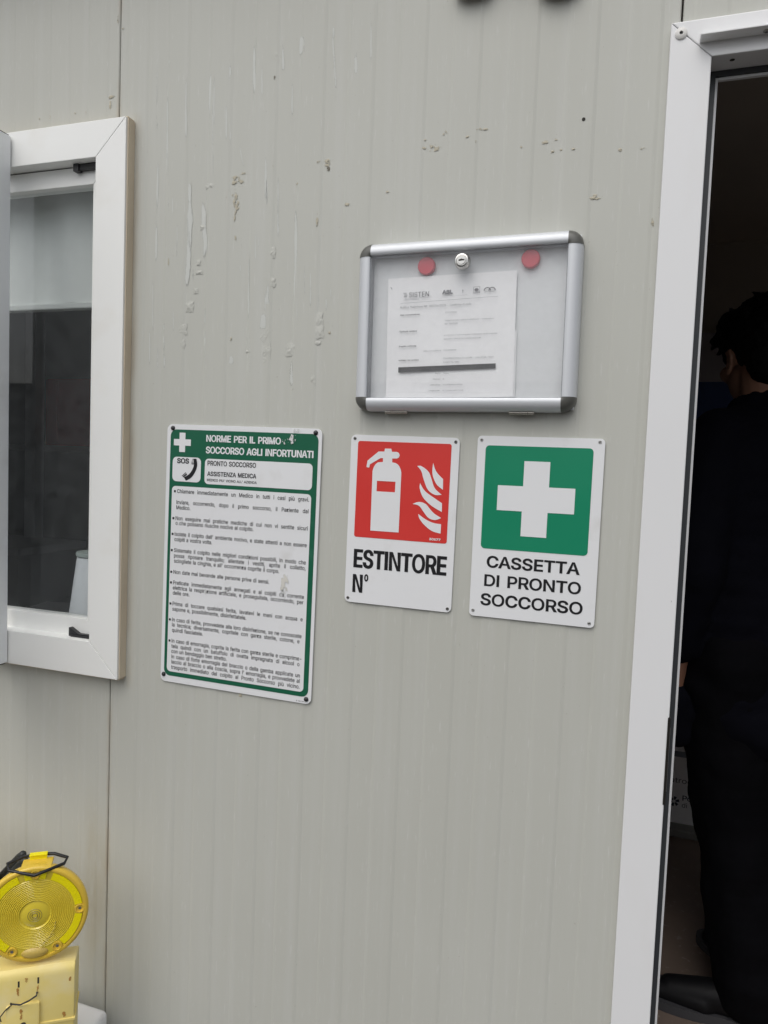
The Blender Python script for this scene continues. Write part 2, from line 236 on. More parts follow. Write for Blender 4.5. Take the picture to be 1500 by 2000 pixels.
# ------------------------------------------------------------------ lettering: outlines in 1/1000 of the letter size, capitals 509 high
GL = json.loads(r'''{"A":[480,[[276,509,463,0,395,0,344,142,203,142,135,142,85,0,16,0,201,508],[239,456,193,309,155,199,240,199,324,199,324,200,279,325,264,372]]],"B":[456,[[362,466,368,460,381,442,390,420,396,396,398,376,396,350,393,337,387,320,359,290,356,286,316,267,315,262,333,259,346,254,363,245,377,235,391,220,402,203,411,183,416,162,418,138,416,110,410,88,397,63,387,49,368,31,344,18,319,9,285,2,256,0,157,0,60,0,60,509,244,509,275,507,304,501,328,491,350,477],[334,196,320,209,306,218,288,225,272,229,250,231,125,231,125,70,125,57,247,57,282,60,308,67,312,69,329,79,344,96,353,117,355,135,354,154,350,169,342,184],[314,428,294,442,268,449,242,452,125,452,125,287,125,285,238,285,287,296,302,304,315,315,323,326,330,340,335,358,336,373,333,393,326,412]]],"C":[510,[[416,458,435,438,448,418,458,400,467,372,473,348,408,348,389,395,356,428,314,449,268,456,236,453,211,446,205,443,184,432,162,415,141,391,136,383,125,364,113,332,106,296,103,256,106,212,114,175,125,146,141,117,162,93,184,76,210,63,236,56,268,53,314,60,356,81,389,114,408,160,473,160,470,147,459,112,448,91,435,71,418,51,383,24,362,13,318,-2,288,-6,264,-7,238,-5,206,1,178,11,149,26,126,42,111,56,103,64,86,88,70,114,57,145,48,180,42,214,40,257,42,294,48,330,54,353,57,363,70,392,86,421,103,444,126,466,150,484,178,498,201,507,234,514,268,516,339,504,362,496,383,485,402,471]]],"D":[502,[[384,456,412,426,434,390,446,361,455,330,460,294,462,252,460,216,455,180,445,147,433,118,417,92,394,65,376,48,354,33,322,17,292,8,257,2,222,0,85,0,60,0,60,509,228,509,262,507,294,501,325,492,353,478],[347,406,343,411,319,429,291,441,258,449,223,452,125,452,125,57,131,57,217,57,254,60,287,68,318,81,342,98,363,122,379,150,390,182,397,220,399,252,397,290,390,328,379,360,364,388]]],"E":[419,[[372,509,372,452,125,452,125,286,355,286,355,229,125,229,125,57,267,57,375,57,375,0,60,0,60,509]]],"F":[410,[[369,509,369,452,125,452,125,278,346,278,346,221,125,221,125,156,125,0,60,0,60,509]]],"G":[520,[[418,456,436,436,449,416,459,398,468,372,474,349,408,349,387,393,356,427,315,448,264,456,236,453,209,445,183,432,162,415,140,390,125,364,113,332,106,296,103,252,106,212,114,175,125,146,141,117,163,93,184,76,211,63,238,56,268,53,298,55,321,61,345,71,365,85,382,102,396,123,407,147,413,172,414,199,283,199,283,256,367,256,478,256,478,198,475,160,466,124,451,91,432,63,406,38,377,19,345,5,308,-4,271,-7,235,-5,206,1,176,11,154,22,149,25,124,44,103,66,85,88,69,116,57,145,47,178,42,214,40,257,42,294,47,330,57,363,69,392,85,421,102,444,125,466,149,484,176,498,199,507,232,514,262,516,289,514,316,510,340,504,362,495,380,485,403,469]]],"H":[517,[[457,509,457,0,392,0,392,232,125,232,125,0,72,0,60,0,60,509,125,509,125,289,392,289,392,509]]],"I":[185,[[125,509,125,0,60,0,60,509]]],"L":[393,[[125,509,125,57,361,57,361,0,296,0,60,0,60,509]]],"M":[628,[[568,509,568,0,504,0,504,334,506,435,496,402,456,292,342,0,286,0,170,292,120,434,121,375,122,335,122,0,60,0,60,509,152,508,277,186,298,126,314,73,352,186,476,508]]],"N":[523,[[463,509,463,0,387,0,386,1,125,404,125,0,60,0,60,509,136,509,137,508,399,105,399,509]]],"O":[533,[[407,467,430,444,448,421,464,392,477,363,486,330,491,294,493,251,491,214,486,178,477,145,464,114,448,88,430,64,407,41,384,25,356,11,333,2,300,-5,264,-7,234,-5,206,1,178,11,155,22,126,42,102,67,86,88,70,116,56,149,48,178,42,214,40,251,41,283,42,294,48,330,57,363,70,392,86,421,106,446,126,466,150,484,178,498,201,507,234,514,270,516,300,514,328,508,356,498,379,487],[374,412,349,433,324,446,296,453,266,456,236,453,210,445,184,433,162,416,142,392,125,364,113,332,106,296,103,252,106,212,114,174,125,144,142,117,159,97,162,93,184,76,213,62,240,55,265,53,294,55,324,63,349,76,370,93,392,116,408,144,420,177,427,209,430,251,428,292,420,331,408,364,392,392]]],"P":[445,[[355,472,376,451,390,430,400,403,407,378,409,350,407,318,400,292,390,265,375,243,355,222,332,207,304,195,272,188,238,186,125,186,125,0,76,0,60,0,60,509,237,509,272,506,307,498,332,487],[324,416,312,428,297,439,278,446,258,451,236,452,125,452,125,258,125,242,235,242,258,244,279,248,297,256,311,265,324,279,333,293,339,311,343,328,344,351,343,369,339,384,333,402]]],"Q":[533,[[409,465,430,444,448,421,464,392,477,363,486,330,491,294,493,257,491,214,486,178,477,145,464,114,448,88,430,64,404,39,468,-48,401,-48,358,11,329,1,296,-5,270,-7,238,-5,205,1,173,13,150,25,127,41,104,64,86,88,70,114,57,145,48,178,42,214,40,257,42,294,48,330,57,363,70,392,86,421,106,446,125,465,150,484,155,487,178,498,206,508,234,514,264,516,300,514,328,508,356,498,379,487,384,484],[374,412,349,433,345,435,324,446,296,453,266,456,236,453,213,446,184,433,159,413,142,392,125,364,113,332,106,296,103,252,106,212,113,177,125,144,142,117,159,96,184,76,213,62,236,55,259,54,269,53,296,55,319,62,245,159,313,159,366,89,375,98,392,116,408,144,420,177,428,216,430,257,428,296,420,331,408,364,392,392]]],"R":[449,[[373,458,377,454,391,432,401,407,407,382,409,354,409,345,407,322,401,297,390,271,377,251,353,230,333,217,314,209,428,0,353,0,246,199,160,198,125,198,125,0,60,0,60,509,238,509,274,506,305,500,332,489,356,473],[326,418,313,430,298,440,280,446,258,451,237,452,125,452,125,270,125,255,238,255,259,256,280,260,298,267,313,276,326,288,334,300,340,317,344,336,344,368,340,388,334,404]]],"S":[447,[[358,469,377,449,390,427,398,403,401,378,337,378,332,402,321,420,302,437,277,450,254,456,224,459,184,454,165,447,152,440,142,432,129,418,121,405,117,392,115,375,117,359,123,343,132,333,169,308,213,293,264,279,312,264,358,238,395,198,402,179,407,162,408,137,406,112,400,89,386,64,371,44,346,23,322,11,296,1,258,-7,227,-9,191,-7,156,-1,128,9,104,22,82,39,78,43,64,60,51,84,42,109,38,137,104,137,108,119,114,102,122,89,136,76,146,68,151,65,167,59,228,49,247,50,268,54,280,58,286,60,303,69,316,78,329,92,338,106,344,122,346,140,344,154,340,168,333,178,296,205,246,222,186,238,146,253,112,269,85,290,67,314,56,341,52,371,54,400,62,425,75,448,93,469,113,484,137,498,166,508,198,514,224,516,256,514,288,508,317,498,340,484]]],"T":[449,[[417,509,417,452,257,452,257,0,193,0,193,161,193,452,32,452,32,509]]],"U":[517,[[457,509,457,172,454,140,446,109,433,80,415,56,391,33,363,15,333,2,298,-6,262,-8,224,-6,182,4,154,15,126,33,102,56,85,80,71,109,63,140,60,172,60,449,60,509,124,509,124,176,126,153,132,133,141,113,152,96,169,80,187,68,207,59,232,53,255,52,286,53,308,59,330,68,349,80,364,95,377,113,385,132,391,154,393,176,393,509]]],"V":[480,[[463,509,278,0,204,0,30,470,16,509,84,508,191,210,217,132,242,53,274,160,395,508]]],"Z":[438,[[397,509,397,462,171,132,114,56,149,57,399,57,399,0,44,0,42,0,42,46,270,381,305,430,323,453,290,452,40,452,40,509]]],"a":[389,[[299,351,312,336,322,320,330,300,335,276,337,253,337,0,277,0,277,52,272,52,271,51,251,24,215,1,212,0,161,-9,139,-7,113,-2,94,5,76,15,59,30,48,45,38,62,32,84,30,106,32,128,36,145,42,159,52,173,64,184,69,187,78,193,126,211,177,220,234,227,264,235,271,240,274,246,276,254,267,296,262,301,240,322,196,331,149,322,119,302,100,274,41,291,51,313,63,330,79,346,95,358,114,368,133,375,196,384,239,379,286,360],[276,190,258,182,228,175,174,168,135,159,104,140,97,130,93,118,92,104,102,72,112,65,130,52,172,45,192,47,210,51,228,59,242,68,254,80,263,93,270,108,274,122,276,137]]],"b":[424,[[333,344,354,320,370,292,381,260,388,228,390,192,388,150,381,116,370,84,355,57,334,33,313,16,308,13,288,3,260,-6,232,-8,208,-7,190,-3,172,4,137,32,118,59,112,59,112,0,53,0,53,106,53,509,114,509,114,319,119,320,138,347,171,373,189,379,206,383,232,384,260,382,285,375,313,361],[296,297,280,311,262,322,241,328,222,330,204,329,198,328,178,322,161,312,146,298,134,282,125,263,118,240,114,212,114,166,118,138,125,115,135,95,146,80,162,65,178,55,185,53,198,49,218,47,240,49,262,55,279,66,295,81,305,96,316,117,323,140,327,168,327,210,323,240,316,261,307,281]]],"c":[396,[[328,333,340,322,362,277,304,262,290,289,273,308,270,311,242,325,208,330,184,328,163,321,146,311,129,295,118,278,108,258,102,236,98,213,96,185,98,162,102,138,108,117,118,97,129,81,145,66,163,55,184,49,206,46,243,52,270,66,275,70,292,89,304,117,363,102,347,68,341,56,306,21,261,-1,206,-8,174,-5,144,3,117,16,94,34,72,58,56,86,44,117,37,150,34,185,37,226,44,259,56,292,72,318,94,342,117,360,140,372,145,374,174,382,204,384,260,377,305,356]]],"d":[424,[[372,509,372,0,313,0,313,59,307,59,288,32,252,4,235,-3,213,-7,193,-8,164,-6,137,3,111,16,91,32,80,44,70,57,55,83,43,116,36,150,34,186,36,228,43,260,55,292,70,320,91,344,112,361,137,374,164,382,200,384,224,382,236,379,253,373,286,347,305,320,311,319,311,509],[279,298,263,312,247,322,240,324,228,328,207,330,184,328,162,322,145,311,129,297,119,282,108,261,102,240,98,216,96,187,98,162,102,140,107,124,118,97,130,80,145,66,162,55,182,49,206,47,226,49,247,55,263,65,276,76,289,94,299,115,306,138,310,161,312,191,310,217,307,238,301,261,290,282]]],"e":[404,[[316,343,334,324,347,305,358,278,365,256,370,228,371,169,97,169,97,167,98,150,102,128,110,106,121,88,136,72,151,61,170,53,190,48,210,46,254,53,284,72,306,105,365,91,358,72,348,55,331,36,320,26,302,14,283,4,262,-3,238,-7,210,-8,176,-5,145,3,117,16,90,38,72,58,56,86,44,117,37,150,34,185,36,224,44,257,55,290,71,317,92,341,115,359,142,373,172,382,206,384,267,374,285,366,302,356],[278,300,263,314,246,323,228,328,203,330,182,328,164,323,146,313,132,302,118,285,109,270,103,254,97,232,97,221,308,221,304,248,298,269,288,286]]],"f":[254,[[243,521,227,468,216,472,196,474,178,472,164,468,153,459,146,447,143,432,142,379,228,379,228,327,142,327,142,0,89,0,81,0,81,327,6,327,6,379,81,379,82,448,87,470,96,486,105,497,120,510,129,516,136,519,186,530,222,527]]],"g":[425,[[372,379,372,-12,370,-40,363,-66,350,-90,333,-110,314,-124,291,-136,266,-144,238,-149,205,-151,158,-146,133,-140,82,-110,51,-69,101,-41,123,-67,154,-88,206,-97,234,-95,261,-87,280,-76,298,-58,301,-52,308,-34,311,-8,311,68,305,67,286,40,253,17,235,10,222,7,198,5,164,7,138,14,113,27,91,42,71,65,55,90,43,119,36,157,34,194,36,230,43,264,55,292,71,320,88,340,112,361,138,374,166,382,194,384,218,383,236,379,253,373,285,348,289,345,307,320,308,319,313,319,313,379],[280,298,264,312,244,323,228,328,207,330,184,328,163,322,145,312,129,297,118,282,109,262,102,242,98,219,96,191,98,166,102,144,109,124,118,104,128,91,145,76,163,66,182,61,206,59,228,61,245,66,264,75,279,88,290,103,300,122,307,143,311,170,311,214,307,242,300,264,291,283]]],"h":[410,[[312,357,328,340,341,321,350,298,355,272,357,242,357,0,296,0,296,236,293,264,286,286,274,303,256,318,237,325,207,329,192,328,176,324,161,317,147,308,136,297,126,283,119,265,115,244,114,92,114,0,53,0,53,509,114,509,114,315,116,319,131,343,152,362,175,374,200,382,225,384,252,383,274,377,294,369]]],"i":[167,[[114,379,114,0,53,0,53,379],[113,513,121,504,125,494,126,482,125,472,122,464,113,454,105,448,96,444,82,443,73,444,64,448,54,455,46,464,43,472,41,484,43,494,47,504,55,513,64,518,73,522,83,524,96,522,105,518]]],"l":[167,[[53,0,53,509,114,509,114,0]]],"m":[610,[[513,362,530,345,541,328,550,306,555,284,557,257,557,0,496,0,496,255,493,279,485,298,472,313,456,323,438,329,422,330,401,329,390,327,374,320,345,289,335,248,335,0,274,0,274,262,272,280,265,297,252,312,244,318,238,322,220,328,200,330,158,320,145,312,135,302,126,289,119,274,115,258,114,241,114,0,53,0,53,379,112,379,112,308,122,331,131,345,172,376,218,386,245,383,268,375,286,362,303,342,314,320,317,310,326,329,336,342,381,375,436,386,458,385,477,380,492,374]]],"n":[410,[[312,357,328,340,341,321,350,298,355,272,357,242,357,0,296,0,296,236,293,264,286,286,271,306,256,318,235,326,211,329,192,328,176,324,161,317,147,308,136,297,126,282,119,265,115,248,114,218,114,0,53,0,53,379,112,379,112,310,116,319,131,343,152,362,175,374,200,382,225,384,252,383,274,377,294,369]]],"o":[415,[[322,342,343,318,359,290,371,259,379,222,381,184,379,150,371,117,360,87,343,58,322,34,299,16,271,3,239,-5,206,-8,174,-5,147,2,117,16,94,34,72,58,55,87,44,117,37,150,34,185,37,226,44,260,56,290,72,318,94,342,117,360,144,374,177,382,204,384,238,382,268,375,299,360],[286,295,270,310,252,321,232,328,209,330,184,328,163,321,145,310,129,295,118,278,107,256,102,235,98,213,96,189,98,162,102,138,107,119,118,97,129,81,145,66,163,55,184,49,208,46,232,49,252,55,270,66,286,81,298,97,307,117,314,140,318,167,318,208,314,236,307,258,298,278]]],"p":[424,[[333,344,354,320,370,292,381,260,388,228,390,192,388,150,381,116,370,83,355,57,334,33,313,16,292,5,257,-6,232,-8,208,-7,190,-3,174,3,139,30,119,58,118,59,114,59,114,-143,77,-143,53,-143,53,379,112,379,112,319,118,319,136,345,171,373,189,379,206,383,231,384,256,382,285,375,313,361],[296,297,280,311,262,322,241,328,222,330,204,329,198,328,178,322,161,312,146,298,134,282,125,263,118,240,114,212,114,166,118,138,125,115,135,95,146,80,162,65,178,55,185,53,198,49,218,47,240,49,262,55,279,66,295,81,305,96,316,117,323,140,327,168,327,210,323,240,316,261,307,281]]],"q":[424,[[372,379,372,-143,311,-143,311,59,305,58,286,30,251,3,235,-3,218,-7,193,-8,173,-6,164,-6,137,3,111,16,91,32,70,57,55,84,43,116,36,150,34,192,36,228,43,260,55,294,70,320,91,344,112,361,137,374,164,382,194,384,218,383,236,379,252,373,286,347,307,319,313,319,313,379],[279,298,263,312,247,322,240,324,228,328,207,330,184,328,162,322,145,311,129,297,119,282,108,261,102,240,98,216,96,187,98,162,102,140,107,124,118,97,130,80,145,66,162,55,182,49,206,47,226,49,247,55,263,65,276,76,289,94,299,115,306,138,310,161,312,191,310,217,307,238,301,261,290,282]]],"r":[259,[[243,384,243,322,206,326,175,321,160,315,146,306,134,295,126,284,119,269,115,254,114,240,114,0,53,0,53,55,53,379,112,379,112,321,115,321,124,339,135,352,152,367,171,377,193,383,211,385]]],"s":[365,[[286,352,299,338,324,290,323,290,268,277,262,291,254,304,242,317,229,325,208,331,189,333,168,331,146,326,131,317,119,306,111,292,109,278,110,266,115,253,124,243,173,223,230,209,261,200,287,187,307,170,320,152,328,131,331,108,329,84,324,68,313,48,297,30,281,18,261,6,236,-2,211,-7,186,-8,161,-7,132,-3,112,3,93,12,77,23,72,28,62,38,50,54,41,74,36,94,37,94,94,107,101,87,110,73,124,60,141,52,157,48,183,45,206,47,227,53,244,62,258,74,265,89,268,104,266,115,262,126,253,137,243,144,230,150,215,154,148,170,118,180,92,192,71,209,58,228,50,249,47,273,49,296,55,314,65,332,80,348,95,360,116,370,134,377,160,383,183,384,208,383,233,379,256,371,271,363]]],"t":[227,[[126,471,126,379,204,379,204,327,126,327,126,96,127,82,130,71,137,60,144,55,156,51,178,50,202,54,213,2,192,-3,175,-4,166,-4,138,-1,113,7,93,20,77,41,68,64,65,92,65,327,6,327,6,379,65,379,65,471]]],"u":[410,[[357,379,357,0,298,0,298,69,294,60,278,36,257,17,234,5,210,-3,180,-5,158,-3,136,2,115,11,98,22,82,39,69,59,60,83,54,108,53,134,53,254,53,379,114,379,114,142,116,117,124,94,139,73,154,61,173,54,203,50,218,51,234,55,249,62,262,70,274,83,283,97,288,109,295,132,296,150,296,379]]],"v":[389,[[371,379,226,0,163,0,34,336,17,379,84,378,164,158,195,60,225,158,305,378]]],"z":[380,[[333,379,333,331,128,63,126,60,126,56,339,56,339,0,49,0,42,0,42,46,253,318,254,323,48,323,48,379]]],"0":[453,[[344,465,349,460,368,431,384,395,393,364,398,340,404,295,405,260,404,221,400,178,393,145,385,115,368,77,349,49,323,24,295,7,261,-3,226,-7,190,-3,161,6,130,24,109,44,104,49,85,77,69,113,60,144,55,168,49,213,48,248,49,287,53,330,60,363,68,393,85,431,105,460,130,484,159,502,192,512,228,516,262,512,292,503,323,484],[292,433,271,449,248,457,226,460,203,457,182,449,164,436,147,416,134,392,123,366,115,330,111,296,109,257,111,212,115,178,123,145,134,116,147,92,161,76,182,60,203,52,225,50,250,52,271,60,289,73,306,92,320,116,330,145,338,178,342,212,344,251,342,296,338,332,330,364,320,392,306,416]]],"1":[330,[[276,509,276,0,212,0,212,448,209,448,86,358,86,427,198,509]]],"2":[453,[[340,471,347,464,361,445,372,423,379,398,381,371,371,318,336,259,267,180,153,60,153,57,389,57,389,0,64,0,64,47,100,85,234,229,282,282,311,327,320,374,319,390,315,405,308,419,300,429,287,441,272,449,222,460,204,458,190,455,173,448,159,438,148,427,139,413,132,397,128,382,127,362,66,362,68,392,75,418,86,442,101,463,121,482,130,488,143,496,168,507,198,513,226,516,254,513,280,507,306,497,328,482]]],"3":[453,[[372,509,372,461,221,290,248,290,278,286,308,276,333,262,355,243,371,222,383,198,391,174,393,144,390,116,382,88,370,66,355,46,333,27,308,12,280,2,248,-5,216,-7,188,-5,160,1,151,4,134,10,108,22,90,37,70,57,57,78,48,104,44,132,109,132,112,115,118,100,126,87,137,76,143,71,150,66,165,59,218,50,274,61,291,69,302,78,315,93,323,108,328,124,329,142,328,164,323,180,316,196,307,210,292,223,274,234,253,241,232,246,203,248,157,248,157,299,288,448,288,452,70,452,70,509]]],"4":[453,[[311,509,109,167,109,163,282,163,282,318,343,318,343,163,413,163,413,105,394,105,343,105,343,0,282,0,282,105,40,105,40,159,247,508]]],"5":[453,[[366,509,366,452,151,452,134,301,137,301,178,325,231,334,253,332,273,328,294,321,314,310,330,299,340,290,358,269,371,250,379,231,386,210,390,188,391,162,388,132,381,102,368,75,353,53,331,31,309,15,277,2,254,-4,219,-7,192,-5,166,1,138,12,118,25,97,43,83,60,70,85,63,105,60,130,122,130,125,116,129,104,137,90,173,60,220,50,242,51,257,55,278,66,290,74,304,89,314,104,322,122,326,140,328,160,326,184,321,202,314,221,303,237,289,252,275,262,257,270,238,275,217,277,168,268,128,246,67,253,96,509]]],"6":[453,[[322,509,173,294,196,307,234,314,266,312,292,305,316,295,336,281,356,261,370,240,380,216,387,188,389,155,387,126,378,96,368,73,352,50,339,36,332,29,310,14,288,5,283,3,255,-4,224,-7,196,-4,166,4,142,15,120,30,100,51,85,73,73,100,66,130,64,160,65,182,71,211,80,239,136,338,251,508,252,509],[295,239,279,251,261,260,246,264,229,265,210,264,190,259,174,252,160,241,148,229,138,214,131,198,126,180,125,161,126,142,131,120,138,102,148,86,158,75,174,63,190,55,206,50,228,48,246,50,263,55,279,63,292,72,304,86,314,101,322,120,326,140,326,174,322,195,315,210,304,228]]],"7":[453,[[391,509,391,449,165,0,97,0,184,173,323,448,323,452,62,452,62,509]]],"8":[453,[[343,472,361,450,373,428,379,406,382,381,379,354,372,329,359,308,345,291,323,276,300,267,300,265,319,260,335,252,351,241,366,227,377,212,387,194,395,175,399,156,401,136,398,108,391,83,378,62,363,44,341,25,316,11,288,1,260,-5,228,-7,218,-7,192,-5,164,1,135,11,111,25,103,32,89,44,74,62,62,84,54,108,52,133,53,156,58,175,65,194,75,212,86,227,101,241,117,252,134,260,152,265,153,267,130,276,110,288,93,308,80,330,73,354,70,381,73,406,79,428,90,450,104,467,124,485,145,498,171,508,200,514,224,516,252,514,281,508,306,498,322,489,328,485],[313,201,298,213,282,223,264,230,244,234,210,234,188,230,169,223,154,213,142,203,130,189,122,173,117,156,115,138,117,120,120,109,129,91,137,81,152,69,168,60,186,54,208,50,244,50,266,54,284,60,300,69,315,81,325,94,332,109,335,120,337,138,335,158,330,173,322,189],[300,431,288,442,275,449,226,460,178,449,164,442,152,431,144,418,138,407,134,389,134,362,137,347,145,330,153,320,165,308,178,300,226,290,273,300,287,308,299,319,307,330,314,344,318,358,319,373,318,392,314,407,309,418]]],"9":[453,[[332,479,352,458,368,434,380,407,387,378,389,350,387,321,382,296,373,269,315,168,201,1,200,0,130,0,218,127,278,215,256,202,219,195,190,197,158,204,137,214,117,228,97,248,85,266,72,295,66,320,64,354,66,382,73,410,85,436,101,459,114,472,121,480,143,494,169,506,196,513,224,516,256,513,285,506,310,494],[297,431,279,446,263,454,246,459,223,460,206,459,190,454,174,446,160,435,148,423,138,407,131,389,127,372,125,350,127,330,132,309,138,295,148,280,155,272,174,257,188,251,206,245,228,243,246,245,263,249,279,257,292,266,305,280,314,294,322,313,326,334,326,368,322,389,321,393,314,408,306,421]]],".":[188,[[126,74,136,62,140,53,141,43,140,29,135,18,129,10,118,1,107,-3,97,-4,82,-3,73,1,64,8,55,18,51,29,50,39,51,53,55,64,60,70,74,81,83,85,94,87,106,85,118,81]]],",":[188,[[137,71,84,-119,38,-119,68,71]]],";":[188,[[137,71,84,-119,38,-119,68,71],[135,350,143,339,147,330,149,318,148,304,143,294,137,285,126,277,116,272,105,271,92,272,81,277,72,283,64,294,59,304,58,314,59,328,64,339,70,348,82,356,92,360,102,362,117,360,126,356]]],":":[188,[[126,74,136,62,140,53,141,43,140,29,135,18,129,10,118,1,107,-3,97,-4,82,-3,73,1,64,8,55,18,51,29,50,39,51,53,55,64,60,70,74,81,83,85,94,87,106,85,118,81],[127,350,135,339,139,330,141,318,140,304,135,294,129,285,118,277,110,273,97,271,83,272,73,277,64,283,55,294,51,304,50,314,52,331,55,339,62,348,74,356,83,360,94,362,106,360,118,356]]],"'":[206,[[136,509,128,318,78,318,78,326,70,509]]],"/":[249,[[235,533,71,-75,71,-76,14,-76,178,532,178,533]]],"-":[453,[[337,244,337,188,114,188,114,244]]],"°":[316,[[233,485,246,472,257,455,266,437,271,418,273,398,271,376,266,358,257,340,245,323,232,310,215,297,198,290,181,285,160,283,138,285,119,290,101,298,83,311,68,327,59,340,50,358,45,376,43,396,45,418,50,437,59,455,70,472,85,487,101,497,119,506,138,511,156,513,180,511,198,506,216,497],[213,430,190,453,158,462,126,453,103,429,95,396,104,365,126,343,158,334,190,343,213,366,222,396]]],"ù":[410,[[357,379,357,0,298,0,298,69,294,60,278,36,257,17,234,5,210,-3,180,-5,158,-3,136,2,115,11,98,22,82,39,69,59,60,83,54,108,53,134,53,254,53,379,114,379,114,142,116,117,124,94,139,73,154,61,173,54,203,50,218,51,234,55,249,62,262,70,274,83,283,97,288,109,295,132,296,150,296,379],[183,529,231,429,181,429,174,440,115,529]]],"è":[404,[[316,343,334,324,347,305,358,278,365,256,370,228,371,169,97,169,97,167,98,150,102,128,110,106,121,88,136,72,151,61,170,53,190,48,210,46,254,53,284,72,306,105,365,91,358,72,348,55,331,36,320,26,302,14,283,4,262,-3,238,-7,210,-8,176,-5,145,3,117,16,90,38,72,58,56,86,44,117,37,150,34,185,36,224,44,257,55,290,71,317,92,341,115,359,142,373,172,382,206,384,267,374,285,366,302,356],[278,300,263,314,246,323,228,328,203,330,182,328,164,323,146,313,132,302,118,285,109,270,103,254,97,232,97,221,308,221,304,248,298,269,288,286],[182,529,230,429,180,429,173,440,114,529]]],"à":[389,[[299,351,312,336,322,320,330,300,335,276,337,253,337,0,277,0,277,52,272,52,271,51,251,24,215,1,212,0,161,-9,139,-7,113,-2,94,5,76,15,59,30,48,45,38,62,32,84,30,106,32,128,36,145,42,159,52,173,64,184,69,187,78,193,126,211,177,220,234,227,264,235,271,240,274,246,276,254,267,296,262,301,240,322,196,331,149,322,119,302,100,274,41,291,51,313,63,330,79,346,95,358,114,368,133,375,196,384,239,379,286,360],[276,190,258,182,228,175,174,168,135,159,104,140,97,130,93,118,92,104,102,72,112,65,130,52,172,45,192,47,210,51,228,59,242,68,254,80,263,93,270,108,274,122,276,137],[168,529,215,429,165,429,158,440,99,529]]]}''')
CAP = 509.0
def letters(mb, text, x0, z0, cap, width=None, xs=None, bold=(0, 0), justify=False, y=0.0, mi=0, T=None, slant=0.0, track=0.0):
    """writes text from x0 (left) on the baseline z0; width fits it (stretching letters, or word gaps when justify)"""
    bx, bz = bold; k = (cap-2*bz)/CAP; z0 = z0+bz
    adv = lambda ch: 260 if ch == ' ' else GL[ch][0]+track
    nat = sum(adv(c) for c in text)
    first = text[0]; lsb = min(p for c in GL[first][1] for p in c[0::2])
    lastx = max(p for c in GL[text[-1]][1] for p in c[0::2]); nat = nat-lsb-(adv(text[-1])-lastx)
    gap = 0.0
    if width is None: s = (xs or 1.0)*k
    elif justify:
        s = (xs or 1.0)*k; ns = text.count(' ')
        gap = (width-2*bx-nat*s)/max(1, ns)
        if gap < -90*s: gap = -90*s; s = (width-2*bx-ns*gap)/nat
    else: s = (width-2*bx)/nat
    x = x0+bx-lsb*s; lay = 0
    for ch in text:
        if ch == ' ': x += 260*s+gap; continue
        cs = []
        for c in GL[ch][1]:
            P = [(x+c[i]*s+slant*c[i+1]*k, z0+c[i+1]*k) for i in range(0, len(c), 2)]
            ar = sum(P[i-1][0]*P[i][1]-P[i][0]*P[i-1][1] for i in range(len(P)))
            hb = 1.0 if ar < 0 else 0.55
            if bx or bz:
                Q = []; n = len(P)
                for i in range(n):
                    a, b, d = P[i-1], P[i], P[(i+1) % n]
                    def nr(p, q):
                        l = math.hypot(q[0]-p[0], q[1]-p[1]) or 1e-9
                        return (-(q[1]-p[1])/l, (q[0]-p[0])/l)
                    n1, n2 = nr(a, b), nr(b, d)
                    m = (n1[0]+n2[0], n1[1]+n2[1]); dt = 1+n1[0]*n2[0]+n1[1]*n2[1]
                    f = 1/max(dt, 0.45)
                    Q.append((b[0]+m[0]*f*bx*hb, b[1]+m[1]*f*bz*hb))
                P = Q
            cs.append((ar, P))
        outs = [c for c in cs if c[0] < 0]; holes = [c for c in cs if c[0] >= 0]
        def inside(p, poly):
            r = False
            for i in range(len(poly)):
                (xa, za), (xb, zb) = poly[i-1], poly[i]
                if (za > p[1]) != (zb > p[1]) and p[0] < (xb-xa)*(p[1]-za)/(zb-za)+xa: r = not r
            return r
        for j, (ar, P) in enumerate(outs):
            mb.sheet([P]+[h for a2, h in holes if inside(h[0], P)], y-0.00004*j, mi, T)
        x += adv(ch)*s
    return x

